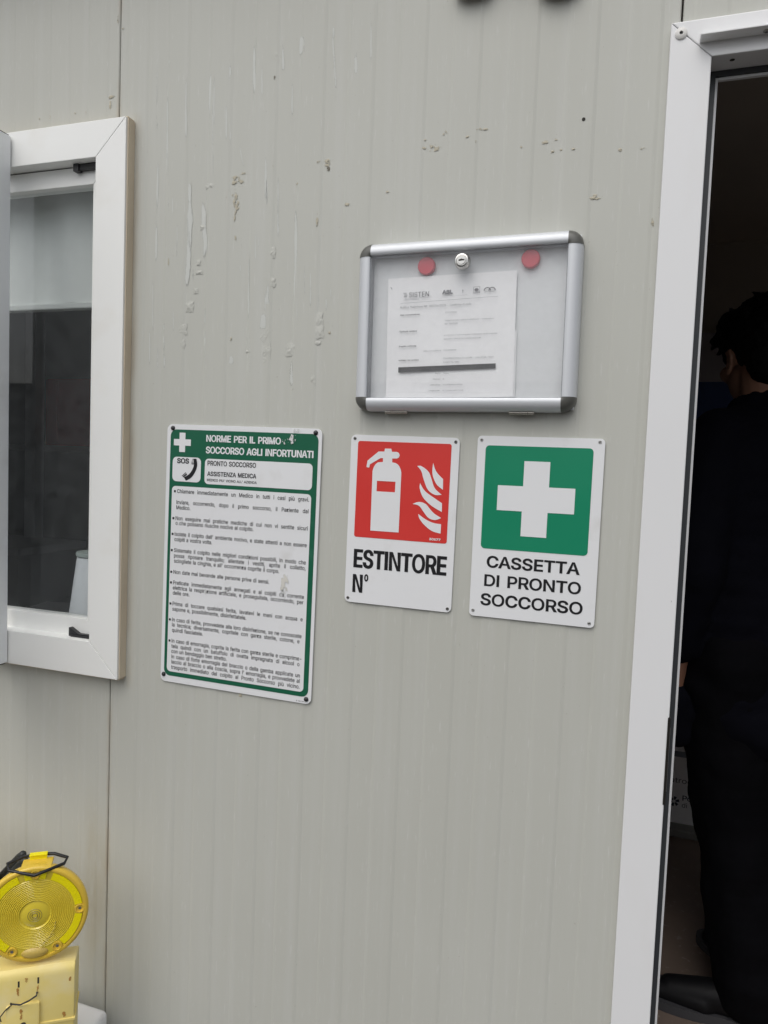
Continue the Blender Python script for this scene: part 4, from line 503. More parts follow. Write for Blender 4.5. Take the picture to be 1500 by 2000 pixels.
b = MB(); b.box(1.0538, 1.886, 0.030, 0.0405, 2.1072, 2.1149); b.build('gasket', rub_m, door)
b = MB(); b.box(1.0540, 1.0576, 0.034, 0.046, FL, 2.1070); b.build('inner_bead', dm, door, bevel=0.0006)
b = MB(); b.box(1.0577, 1.886, 0.034, 0.0405, 2.1030, 2.1069); b.build('inner_bead', dm, door, bevel=0.0006)
scuff_m = soft_mark('grey_scuff', (0.50, 0.495, 0.475), 0.9, (200, 1, 90), lo=0.35, hi=0.6)
for x, z, w2, h2 in ((1.032, 1.333, 0.006, 0.004), (1.034, 1.316, 0.006, 0.004)):
    b = MB(); b.add([(x-w2/2, -0.0123, z-h2/2), (x+w2/2, -0.0123, z-h2/2), (x+w2/2, -0.0123, z+h2/2), (x-w2/2, -0.0123, z+h2/2)], [(0, 1, 2, 3)], uv=[(0,0),(1,0),(1,1),(0,1)]); b.build('scuff', scuff_m, door)
b = MB(); b.box(1.0412, 1.0452, -0.0135, 0.012, 1.000, 1.137); sp_ = b.build('strike_plate', mat('dark_bronze_plate', (0.03, 0.028, 0.025), 0.4, metal=0.5), door, bevel=0.0008)
b = MB(); b.box(1.0453, 1.0458, -0.0100, 0.010, 1.02, 1.12); b.build('strike_slot', screw_m, sp_)
b = MB(); b.box(1.0440, 1.897, -0.03, 0.10, FL-0.02, FL+0.006); b.build('threshold', screw_m, door)

# ------------------------------------------------------------------ lockable notice case
alu = mat('satin_aluminium', (0.66, 0.68, 0.705), 0.5, metal=0.3, var=0.02, vscale=3, stretch=(1, 1, 1))
capm = mat('grey_corner_plastic', (0.105, 0.105, 0.095), 0.38, var=0.08)
case = thing('notice_case', 'shallow aluminium notice case with grey corners, lock and glass front, above the red sign', 'notice case', (0.6960, 0.0, 1.7380), (0, R(-0.34), 0), world=False)
HW, HH, BW, BH = 0.1830, 0.1390, 0.0218, 0.0208
prof = [(0.0, -0.001), (0.0, -0.016), (0.0012, -0.0215), (0.0045, -0.0265), (0.0095, -0.0295), (0.0150, -0.0305), (0.0195, -0.0300), (0.0212, -0.0285), (0.0212, -0.0235)]
def rail_bar(a, bq, inward, name, kk):
    """curved extrusion from a to b; inward = unit (x, z) towards the middle"""
    mb = MB(); v = []
    for q in (a, bq): v += [(q[0]+inward[0]*u*kk, y, q[1]+inward[1]*u*kk) for u, y in prof]
    n = len(prof); mb.add(v, [(i, n+i, n+i+1, i+1) for i in range(n-1)])
    return mb.build(name, alu, case, smooth=0.7, recalc=False)
CR = 0.0225
rail_bar((-HW+CR, HH), (HW-CR, HH), (0, -1), 'top_rail', BH/0.0212)
rail_bar((HW-CR, -HH), (-HW+CR, -HH), (0, 1), 'bottom_rail', BH/0.0212)
rail_bar((-HW, -HH+CR), (-HW, HH-CR), (1, 0), 'side_rail', BW/0.0212)
rail_bar((HW, HH-CR), (HW, -HH+CR), (-1, 0), 'side_rail', BW/0.0212)
for sx in (-1, 1):
    for sz in (-1, 1):
        mb = MB(); v = []; n = 8; p = len(prof)
        for k in range(n+1):
            a = math.pi/2*k/n
            for u, y in prof:
                rr = max(CR-u*CR/0.0212*1.0, 0.0)+0.0004
                v.append((sx*(HW-CR+rr*math.cos(a)), y-0.0006, sz*(HH-CR+rr*math.sin(a))))
        mb.add(v, [(k*p+j, (k+1)*p+j, (k+1)*p+j+1, k*p+j+1) for k in range(n) for j in range(p-1)])
        mb.build('corner_cap', capm, case, smooth=1.0, recalc=True)
bk_m = mat('white_magnetic_board', (0.77, 0.785, 0.795), 0.4, var=0.02)
b = MB(); b.box(-HW+0.004, HW-0.004, -0.0085, -0.001, -HH+0.004, HH-0.004); b.build('back_board', bk_m, case)
b = MB(); b.box(-HW+0.0212, -HW+0.0232, -0.0235, -0.009, -HH+0.02, HH-0.02); b.box(HW-0.0232, HW-0.0212, -0.0235, -0.009, -HH+0.02, HH-0.02)
b.box(-HW+0.0234, HW-0.0234, -0.0235, -0.009, HH-0.0222, HH-0.0202); b.box(-HW+0.0234, HW-0.0234, -0.0235, -0.009, -HH+0.0200, -HH+0.0220); b.build('inner_lip', mat('grey_seal', (0.30, 0.31, 0.33), 0.45), case)
b = MB(); b.box(-HW+0.0206, HW-0.0206, -0.0262, -0.0240, -HH+0.0196, HH-0.0196); b.build('pane', glass('case_glass', (0.985, 0.987, 0.987), 0.05, (0.80, 0.81, 0.82)), case)
lx, lz = 0.6925-0.6960, 1.8372-1.7380
chrome = mat('worn_chrome', (0.62, 0.61, 0.58), 0.22, metal=1.0, var=0.1, vscale=60)
b = MB(); b.lathe([(0.0, -0.0365), (0.0062, -0.0365), (0.0066, -0.0350), (0.0078, -0.0350), (0.0086, -0.0362), (0.0106, -0.0358), (0.0128, -0.0300), (0.0130, -0.0263)], Matrix.Translation((lx, 0, lz)), 32)
lock = b.build('lock', chrome, case, smooth=0.6)
b = MB(); b.sheet([[(lx-0.0047, lz-0.0012), (lx+0.0047, lz-0.0006), (lx+0.0047, lz+0.0014), (lx+0.0016, lz+0.0016), (lx, lz+0.0024), (lx-0.0016, lz+0.0016), (lx-0.0047, lz+0.0010)]], -0.0368); b.build('keyhole', hole_m, lock)
for hx in (-0.1100, 0.0990):
    b = MB()
    for k in range(4):
        x0 = hx-0.0195+k*0.0099
        b.lathe([(0.0, -0.0046), (0.0027, -0.0046), (0.0027, 0.0046), (0.0, 0.0046)], Matrix.Translation((x0+0.0048, -0.0150, -HH-0.0016)) @ Matrix.Rotation(R(90), 4, 'Z'), 14)
    b.box(hx-0.0195, hx+0.0195, -0.0150, -0.003, -HH-0.0022, -HH-0.0004)
    b.build('hinge', mat('nickel_hinge', (0.55, 0.52, 0.47), 0.35, metal=0.9), case, smooth=0.6)

# paper and magnets inside the case
paper_m = mat('white_office_paper', (0.94, 0.94, 0.95), 0.7, var=0.01)
ink = mat('grey_toner', (0.085, 0.085, 0.095), 0.6)
ink2 = mat('faint_toner', (0.15, 0.15, 0.165), 0.6)
red_m = mat('red_magnet_plastic', (0.62, 0.055, 0.085), 0.4)
for mx_, mz_, lab in ((0.6285, 1.8372, 'round red magnet left of the lock inside the notice case'), (0.7984, 1.8398, 'round red magnet near the top right corner inside the notice case')):
    m_ = thing('magnet', lab, 'magnet', (mx_, -0.010, mz_), group='red magnets in the notice case')
    b = MB(); b.lathe([(0.0, -0.0175), (0.0132, -0.0172), (0.0146, -0.0155), (0.0146, -0.0092), (0, -0.0092)], Matrix.Translation((mx_, 0, mz_)), 32); b.build('disc', red_m, m_, smooth=0.5)
def paper(name, label, w_, h_, loc, a, y, seed, curl):
    t = thing(name, label, 'paper', loc, (0, R(-a), 0), world=False); n = 20; v = []; f = []
    for i in range(n+1):
        for j in range(n+1):
            u, q = i/n, j/n
            yy = y-0.0010-0.0011*(1+noise.noise(Vector((u*2.2, q*2.2, seed))))-curl*max(0, 0.16-q)**2*20*(0.7+0.3*math.sin(u*9))
            v.append(((u-0.5)*w_, yy, (q-0.5)*h_))
    for i in range(n):
        for j in range(n): f.append((i*(n+1)+j, (i+1)*(n+1)+j, (i+1)*(n+1)+j+1, i*(n+1)+j+1))
    mb = MB(); mb.add(v, f); s = mb.build('sheet', paper_m, t, smooth=3.1); return t, s
paper('paper_sheet', 'second white sheet peeping out behind the right edge of the printed notice', 0.2145, 0.105, (0.6752, 0.0, 1.6745), 1.0, -0.0092, 9.0, 0.0)
note, sheet_ = paper('printed_notice', 'printed white notice with a black redaction bar inside the notice case', 0.2150, 0.2000, (0.6717, 0.0, 1.7216), 1.0, -0.0105, 2.0, 0.002)
PX, PZ, PA = 0.6717, 1.7216, R(1.0)
def pl(x, z):                                           # wall position -> place on the sheet
    dx, dz = x-PX, z-PZ; return dx*math.cos(PA)+dz*math.sin(PA), -dx*math.sin(PA)+dz*math.cos(PA)
tb = MB(); tf = MB(); YT = -0.0153
def note_line(mb, s, xa, za, xb, cap, bold=0.0):
    x, z = pl(xa, za); x2, _ = pl(xb, za); letters(mb, s, x, z, cap, x2-x, bold=(bold, bold), y=YT)
note_line(tb, 'SISTEN', 0.6008, 1.7870, 0.6350, 0.0080)
note_line(tf, 'sistema notifiche', 0.5920, 1.7822, 0.6180, 0.0016)
note_line(tf, 'ASL', 0.6575, 1.7898, 0.6750, 0.0066, 0.0006)
note_line(tb, 'Notifica Preliminare NR. 003704/2025 - Conferma di invio', 0.5865, 1.7690, 0.7066, 0.0034)
note_line(tb, 'Data comunicazione', 0.5868, 1.7570, 0.6203, 0.0023, 0.00012)
note_line(tf, '27/11/2025', 0.6640, 1.7588, 0.6830, 0.0025)
note_line(tf, 'Aggiornamento notifica preliminare - Protocollo n.', 0.6642, 1.7462, 0.7450, 0.0023)
note_line(tf, '001 125/2025', 0.6640, 1.7406, 0.6856, 0.0023)
note_line(tb, 'Tipologia cantiere', 0.5862, 1.7298, 0.6167, 0.0023, 0.00012)
note_line(tf, 'al cantiere in cui è prevista la presenza di più imprese', 0.6635, 1.7222, 0.7509, 0.0023)
note_line(tf, 'esecutrici, anche non contemporanea', 0.6633, 1.7162, 0.7248, 0.0023)
note_line(tb, 'Soggetto notificante', 0.5864, 1.7052, 0.6168, 0.0023, 0.00012)
note_line(tf, 'nella sua qualità di', 0.6295, 1.6970, 0.6594, 0.0022)
note_line(tf, 'Committente', 0.6638, 1.6980, 0.6852, 0.0023)
note_line(tb, 'Indirizzo del cantiere', 0.5872, 1.6820, 0.6219, 0.0023, 0.00012)
note_line(tf, 'Zona INDUSTRIALE DI LUCERA - Lotto 87/88, 71036', 0.6640, 1.6848, 0.7471, 0.0023)
note_line(tf, 'Lucera FG, Italia', 0.6645, 1.6785, 0.6903, 0.0023)
for k_, v_, z_, xa_, xb_ in (('Piano:', 'Terra', 1.6602, 0.6513, 0.6736), ('Interno:', '0', 1.6508, 0.6478, 0.6668), ('Latitudine:', '41.51784846113028', 1.6413, 0.6434, 0.6978), ('Longitudine:', '15.223306148931762', 1.6318, 0.6415, 0.6997)):
    note_line(tf, k_, xa_, z_, 0.6606, 0.0022); note_line(tf, v_, 0.6648, z_+0.0002, xb_, 0.0022)
def quad_on(mb, pts): mb.sheet([[pl(*p) for p in pts]], YT)
quad_on(tf, ((0.5866, 1.7772), (0.7492, 1.7830), (0.7492, 1.7834), (0.5866, 1.7776)))
quad_on(tf, ((0.5915, 1.7848), (0.6345, 1.7858), (0.6345, 1.7860), (0.5915, 1.7850)))
quad_on(tf, ((0.6800, 1.7868), (0.7000, 1.7874), (0.7000, 1.7876), (0.6800, 1.7870)))
for k in range(3):                                      # hatched mark of the first emblem
    x0, z0 = 0.5916+0.0019*k, 1.7872
    quad_on(tb, ((x0, z0), (x0+0.0009, z0), (x0+0.0009+0.0016, z0+0.0036), (x0+0.0016, z0+0.0036))); quad_on(tb, ((x0+0.0004, z0+0.0045), (x0+0.0012, z0+0.0045), (x0+0.0002, z0+0.0076), (x0-0.0006, z0+0.0076)))
quad_on(tb, ((0.6913, 1.7905), (0.6919, 1.7905), (0.6919, 1.7962), (0.6913, 1.7962))); quad_on(tb, ((0.6903, 1.7945), (0.6929, 1.7946), (0.6929, 1.7950), (0.6903, 1.7949)))
for a_, b_ in (((0.7088, 1.7894), (0.7196, 1.7902)), ((0.7088, 1.7992), (0.7196, 1.8000))): quad_on(tf, (a_, (b_[0], a_[1]+0.0003), (b_[0], a_[1]+0.0008), (a_[0], a_[1]+0.0005)))
for x_ in (0.7088, 0.7191): quad_on(tf, ((x_, 1.7894), (x_+0.0005, 1.7894), (x_+0.0005, 1.7999), (x_, 1.7999)))
tf.sheet([[(pl(0.7142, 1.7950)[0]+0.0036*math.cos(k*math.pi/6), pl(0.7142, 1.7950)[1]+0.0024*math.sin(k*math.pi/6)) for k in range(12)]], YT)
for cx_ in (0.7318, 0.7395):                            # two arches of the last emblem
    x, z = pl(cx_, 1.7928); n = 10
    tb.sheet([[(x+0.0058*math.cos(math.pi*k/n), z+0.0056*math.sin(math.pi*k/n)) for k in range(n+1)]+[(x+0.0044*math.cos(math.pi*k/n), z+0.0042*math.sin(math.pi*k/n)) for k in range(n, -1, -1)]], YT-(0.00004 if cx_ > 0.735 else 0))
note_line(tf, 'cantieri', 0.7275, 1.7905, 0.7440, 0.0016)
quad_on(tb, ((0.5702, 1.8010), (0.5710, 1.8010), (0.5686, 1.8052), (0.5678, 1.8052)))
tb.build('bold_print', ink, sheet_); tf.build('fine_print', ink2, sheet_)
b = MB(); quad_on(b, ((0.5871, 1.6629), (0.7512, 1.6687), (0.7510, 1.6768), (0.5869, 1.6716))); b.build('redaction_bar', mat('black_marker', (0.012, 0.012, 0.016), 0.5, var=0.3, vscale=60, stretch=(1, 1, 4)), sheet_)

# ------------------------------------------------------------------ signs
plate_m = grime(mat('white_sign_plate', (0.81, 0.82, 0.83), 0.34, var=0.02, vscale=6), (0.60, 0.59, 0.55), 0.35, 16, 0.60, 0.78)
green_d = grime(mat('dark_green_print', (0.010, 0.118, 0.062), 0.32, var=0.06, vscale=7), (0.06, 0.19, 0.13), 0.35, 22, 0.58, 0.75)
green_b = mat('bright_green_print', (0.005, 0.240, 0.122), 0.36, var=0.05, vscale=8)
red_p = mat('red_print', (0.68, 0.046, 0.038), 0.34, var=0.05, vscale=8)
blk_p = mat('black_print', (0.010, 0.010, 0.012), 0.4)
scrape_m = soft_mark('scraped_print', (0.66, 0.67, 0.66), 1.2, (190, 1, 190), lo=0.42, hi=0.58)
stain_m = soft_mark('pale_brown_smear', (0.68, 0.665, 0.61), 0.8, (90, 1, 60), lo=0.35, hi=0.62)
class Sign:
    def __init__(s, name, label, c, w_, h_, a, r):
        s.w, s.h = w_, h_
        s.t = thing(name, label, 'sign', (c[0], 0.0, c[1]), (0, R(-a), 0), world=False)
        b = MB(); b.prism(rrect(-w_/2, w_/2, -h_/2, h_/2, r, 8), -0.0032, -0.0012)
        s.plate = b.build('plate', plate_m, s.t, bevel=0.0004, seg=1)
    def p(s, u, v): return (u/1000-s.w/2, s.h/2-v/1000)          # millimetres from the top left corner
    def poly(s, pts): return [s.p(*q) for q in pts][::-1]
    def rect(s, u0, u1, v0, v1, r=0.0):
        x0, z1 = s.p(u0, v0); x1, z0 = s.p(u1, v1)
        return rrect(x0, x1, z0, z1, r/1000, 7) if r else [(x0, z0), (x1, z0), (x1, z1), (x0, z1)]
    def text(s, mb, txt, u0, u1, v, cap, y, bold=(0, 0), **k):
        x, z = s.p(u0, v); letters(mb, txt, x, z, cap/1000, (u1-u0)/1000 if u1 else None, bold=(bold[0]/1000, bold[1]/1000), y=y, **k)
    def patch(s, mb, u0, u1, v0, v1, y, mi=0):
        x0, z1 = s.p(u0, v0); x1, z0 = s.p(u1, v1)
        mb.add([(x0, y, z0), (x1, y, z0), (x1, y, z1), (x0, y, z1)], [(0, 1, 2, 3)], mi, uv=[(0,0),(1,0),(1,1),(0,1)])

Y1, Y2, Y3, Y4 = -0.0036, -0.0040, -0.0044, -0.0050
# -- first aid rules
S = Sign('first_aid_rules_sign', 'tall white and green sign full of Italian first aid rules, between window and red sign', (0.2843, 1.3192), 0.3208, 0.4981, -0.56, 0.011)
b = MB(); b.sheet([S.rect(8.0, 314.5, 9.6, 485.5, 13)], Y1); gp = b.build('green_field', green_d, S.t)
b = MB(); b.sheet([S.rect(14.5, 305, 117, 477, 8)], Y2); b.sheet([S.rect(14.4, 76.5, 61.3, 108, 9)], Y2); b.sheet([S.rect(85, 305.4, 62.2, 109.8, 8)], Y2)
b.sheet([S.poly([(27.9,15.5),(40.8,15.5),(40.8,27.8),(53.1,27.8),(53.1,39.9),(40.8,39.9),(40.8,52),(27.9,52),(27.9,39.9),(15.7,39.9),(15.7,27.8),(27.9,27.8)])], Y2)
b.build('white_fields', plate_m, S.t)
b = MB()
S.text(b, 'NORME PER IL PRIMO', 86.2, 241.0, 30.6, 12.6, Y2, (0.8, 0.5)); S.text(b, 'SOCCORSO AGLI INFORTUNATI', 86.0, 306.0, 52.4, 12.9, Y2, (0.8, 0.5))
b.build('white_lettering', plate_m, S.t)
b = MB()
S.text(b, 'SOS', 24.3, 50.6, 73.5, 9.8, Y3, (0.6, 0.45))
S.text(b, 'PRONTO SOCCORSO', 90.9, 192.6, 74.8, 8.9, Y3, (0.3, 0.25)); S.text(b, 'ASSISTENZA MEDICA', 91.0, 193.9, 94.2, 8.3, Y3, (0.3, 0.25)); S.text(b, "MEDICO PIU' VICINO ALL' AZIENDA", 90.8, 195.3, 104.2, 4.7, Y3, (0.1, 0.1))
body = [("Chiamare immediatamente un Medico in tutti i casi più gravi.", 26.4, 301.1, 130.2, 1), ("Inviare, occorrendo, dopo il primo soccorso, il Paziente dal", 25.7, 300.9, 151.2, 0), ("Medico.", 25.6, 0, 161.4, 0),
 ("Non eseguire mai pratiche mediche di cui non vi sentite sicuri", 24.7, 301.1, 182.0, 1), ("o che possano riuscire nocive al colpito.", 25.0, 192.0, 191.4, 0),
 ("Isolate il colpito dall' ambiente nocivo, e state attenti a non essere", 23.9, 300.1, 212.4, 1), ("colpiti a vostra volta.", 23.6, 106.0, 222.6, 0),
 ("Sistemate il colpito nelle migliori condizioni possibili, in modo che", 23.3, 299.9, 243.7, 1), ("possa riposare tranquillo; allentate i vestiti, aprite il colletto,", 23.6, 299.8, 254.0, 0), ("sciogliete la cinghia, e all' occorrenza coprite il corpo.", 24.0, 247.6, 264.2, 0),
 ("Non date mai bevande alle persone prive di sensi.", 23.5, 228.3, 285.7, 1),
 ("Praticate immediatamente agli annegati e ai colpiti da corrente", 23.6, 298.9, 306.3, 1), ("elettrica la respirazione artificiale, e proseguitela, occorrendo, per", 23.1, 298.4, 316.3, 0), ("delle ore.", 23.5, 0, 326.3, 0),
 ("Prima di toccare qualsiasi ferita, lavatevi le mani con acqua e", 23.7, 298.3, 347.3, 1), ("sapone e, possibilmente, disinfettatele.", 23.5, 183.8, 357.6, 0),
 ("In caso di ferite, provvedete alla loro disinfezione, se ne conoscete", 23.4, 297.4, 378.4, 1), ("la tecnica; diversamente, copritele con garza sterile, cotone, e", 23.7, 293.8, 388.3, 0), ("quindi fasciatele.", 24.1, 92.4, 398.8, 0),
 ("In caso di emorragia, coprite la ferita con garza sterile e comprime-", 24.0, 299.0, 419.8, 1), ("tela quindi con un batuffolo di ovatta impregnata di alcool o", 23.8, 295.6, 430.2, 0), ("con un bendaggio ben stretto.", 24.1, 145.3, 440.2, 0),
 ("In caso di forte emorragia del braccio o della gamba applicate un", 24.5, 297.3, 450.8, 0), ("laccio al braccio o alla coscia, sopra l' emorragia, e provvedete al", 24.8, 297.3, 460.9, 0), ("trasporto immediato del colpito al Pronto Soccorso più vicino.", 24.6, 297.5, 471.4, 0)]
def nat_w(tx): return sum(260 if q == ' ' else GL[q][0] for q in tx)*7.0/CAP
XS = (300.1-23.9)/nat_w(body[5][0])*0.95
for tx, u0, u1, v, bl in body:
    long_ = u1 > 290
    S.text(b, tx, u0, u1 or None, v, 7.4, Y3, (0.10, 0.10), xs=XS, justify=long_)
    if bl: b.sheet([S.rect(u0-7.0, u0-2.9, v-5.2, v-1.0)], Y3)
S.text(b, 'S 10781', 291.3, 306.9, 495.4, 2.2, Y1)
# telephone handset
hs_ = smooth_poly([S.p(*q)+((1,) if k in (0, 1, 6, 7) else ()) for k, q in enumerate([(59.5,63.6),(66.3,63.4),(68.6,74.0),(67.0,83.0),(62.5,92.0),(55.0,100.5),(45.0,105.8),(40.2,99.6),(50.0,94.4),(56.0,88.0),(60.2,80.0),(61.2,74.5)])], 5)
b.sheet([hs_], Y3)
for q in ([(55.6,74.2),(58.4,63.7),(59.0,63.7),(56.4,74.4)], [(57.6,74.6),(59.0,69.0),(60.9,74.4)], [(35.6,97.0),(44.2,90.0),(45.0,90.9),(36.4,97.9)], [(37.4,98.6),(45.6,92.0),(47.4,94.4),(39.2,99.8)]): b.sheet([S.poly(q)], Y3-0.0001)
b.build('black_lettering', blk_p, S.t)
for u0, u1, v0, v1, m_ in ((252, 273, 10, 30, scrape_m), (243, 252, 16, 31, scrape_m), (258, 280, 1, 9, scrape_m), (92, 102, 307, 319, scrape_m), (252, 264, 293, 311, scrape_m), (246, 275, 255, 305, stain_m)):
    b = MB(); S.patch(b, u0, u1, v0, v1, Y4); b.build('scrape_mark', m_, S.t)
for u, v in ((12.6, 7.4), (308.3, 7.4), (7.6, 484.4), (311.3, 489.2)):
    x, z = S.p(u, v); b = MB(); b.lathe([(0.0, -0.0066), (0.0022, -0.0063), (0.0040, -0.0050), (0.0045, -0.0034)], Matrix.Translation((x, 0, z)), 20); b.build('screw', black_p, S.t, smooth=1.0)

# -- extinguisher sign
S = Sign('fire_extinguisher_sign', 'white sign with red square showing an extinguisher and flames, reading ESTINTORE', (0.5978, 1.4102), 0.1931, 0.2941, -0.45, 0.009)
b = MB(); b.sheet([S.rect(13.2, 179.6, 10.6, 177.9, 4)], Y1); b.build('red_field', red_p, S.t)
b = MB()
ext = [(43.0,165.2),(42.2,62)]+[(42.2+9*(1-math.cos(k*math.pi/12))+0.6*k,62-16.2*math.sin(k*math.pi/12)) for k in range(1,6)]+[(60.4,45.4),(60.2,38.8),(55.7,39.0),(36.8,50.4),(35.8,56.1),(30.7,55.4),(32.2,44.2),(51.4,27.8),(62.2,27.4),(62.9,22.3),(74.2,22.1),(75.9,27.4),(84.8,27.3),(88.4,28.9),(89.9,32.9),(88.4,36.9),(85.3,38.5),(76.9,38.8),(77.1,45.4)]+[(94.3-9*(1-math.cos(k*math.pi/12))-0.8*k,62-16.2*math.sin(k*math.pi/12)) for k in range(5,0,-1)]+[(94.3,62),(94.5,165.0)]
b.sheet([S.poly(ext), S.rect(51.1, 84.6, 78.3, 96.4)], Y2)
FLM = [[(149.5,43.1,1),(155.7,57.7),(167.9,69.5,1),(168.6,87.4,1),(156.7,78.3),(149.2,62.0)],
 [(122.0,49.9,1),(129.5,49.7),(142.2,58.5),(148.0,70.5),(154.3,85.4),(166.9,95.9,1),(154.8,96.6),(142.5,88.7),(134.6,72.5),(129.4,58.0)],
 [(128.5,78.4,1),(138.0,91.5),(155.2,102.6),(168.1,110.2,1),(168.7,124.9,1),(150.1,115.4),(135.1,102.6),(128.4,88.1)],
 [(116.9,114.6,1),(128.3,110.3),(140.0,113.2),(149.1,122.5),(156.5,128.9),(168.2,135.1,1),(157.1,139.2),(145.5,136.0),(136.3,125.8),(128.6,117.0)],
 [(127.9,130.7,1),(139.5,138.2),(154.0,144.0),(168.4,145.4,1),(168.5,161.4,1),(152.3,157.7),(137.4,147.0),(129.7,137.4)]]
for q in FLM:
    pp = smooth_poly([S.p(a[0], a[1])+tuple(a[2:]) for a in q], 6)[::-1]; b.sheet([pp], Y2)
S.text(b, '30677', 149.1, 169.1, 174.0, 4.0, Y2, (0.35, 0.2))
b.build('white_pictogram', plate_m, S.t)
b = MB(); S.text(b, 'ESTINTORE', 14.2, 181.8, 232.0, 32.6, Y1, (1.75, 1.1)); S.text(b, 'N', 14.2, 33.0, 275.9, 32.0, Y1, (1.75, 1.1))
x, z = S.p(39.3, 248.8); b.sheet([[(x+0.0039*math.cos(a*R(15)), z+0.0066*math.sin(a*R(15))) for a in range(24)], [(x+0.0013*math.cos(a*R(15)), z+0.0036*math.sin(a*R(15))) for a in range(24)]], Y1)
b.build('black_lettering', blk_p, S.t)
def rivets(S, pts, col):
    for u, v in pts:
        x, z = S.p(u, v); b = MB(); b.lathe([(0.0012, -0.0037), (0.0016, -0.0041), (0.0024, -0.0040), (0.0028, -0.0033)], Matrix.Translation((x, 0, z)), 16); b.lathe([(0, -0.0037), (0.0012, -0.0037)], Matrix.Translation((x, 0, z)), 12, 1); b.build('rivet', [col, hole_m], S.t, smooth=1.0)
rivets(S, ((6.9, 6.6), (186.2, 7.0), (6.3, 286.9), (186.6, 287.9)), mat('tarnished_rivet', (0.16, 0.155, 0.15), 0.4, metal=0.7))

# -- first aid box sign
S = Sign('first_aid_box_sign', 'white sign with white cross on bright green square, reading CASSETTA DI PRONTO SOCCORSO', (0.8252, 1.4111), 0.2011, 0.2992, -0.23, 0.007)
b = MB(); b.sheet([S.rect(14.0, 184.4, 15.5, 185.2, 6.5)], Y1); b.build('green_field', green_b, S.t)
b = MB(); b.sheet([S.poly([(78.1,39.2),(119.1,39.2),(119.1,79.9),(160.2,79.9),(160.2,120.7),(119.1,120.7),(119.1,161.1),(78.1,161.1),(78.1,120.7),(37.3,120.7),(37.3,79.9),(78.1,79.9)])], Y2); b.build('white_cross', plate_m, S.t)
b = MB(); S.text(b, 'CASSETTA', 25.2, 174.0, 216.4, 19.6, Y1, (0.95, 0.7)); S.text(b, 'DI PRONTO', 22.8, 177.6, 247.6, 19.6, Y1, (0.95, 0.7)); S.text(b, 'SOCCORSO', 18.2, 182.0, 279.8, 20.0, Y1, (0.95, 0.7))
b.build('black_lettering', blk_p, S.t)
rivets(S, ((6.7, 7.2), (193.2, 5.4), (6.4, 290.2), (193.2, 292.2)), mat('bright_rivet', (0.42, 0.42, 0.41), 0.35, metal=0.8))

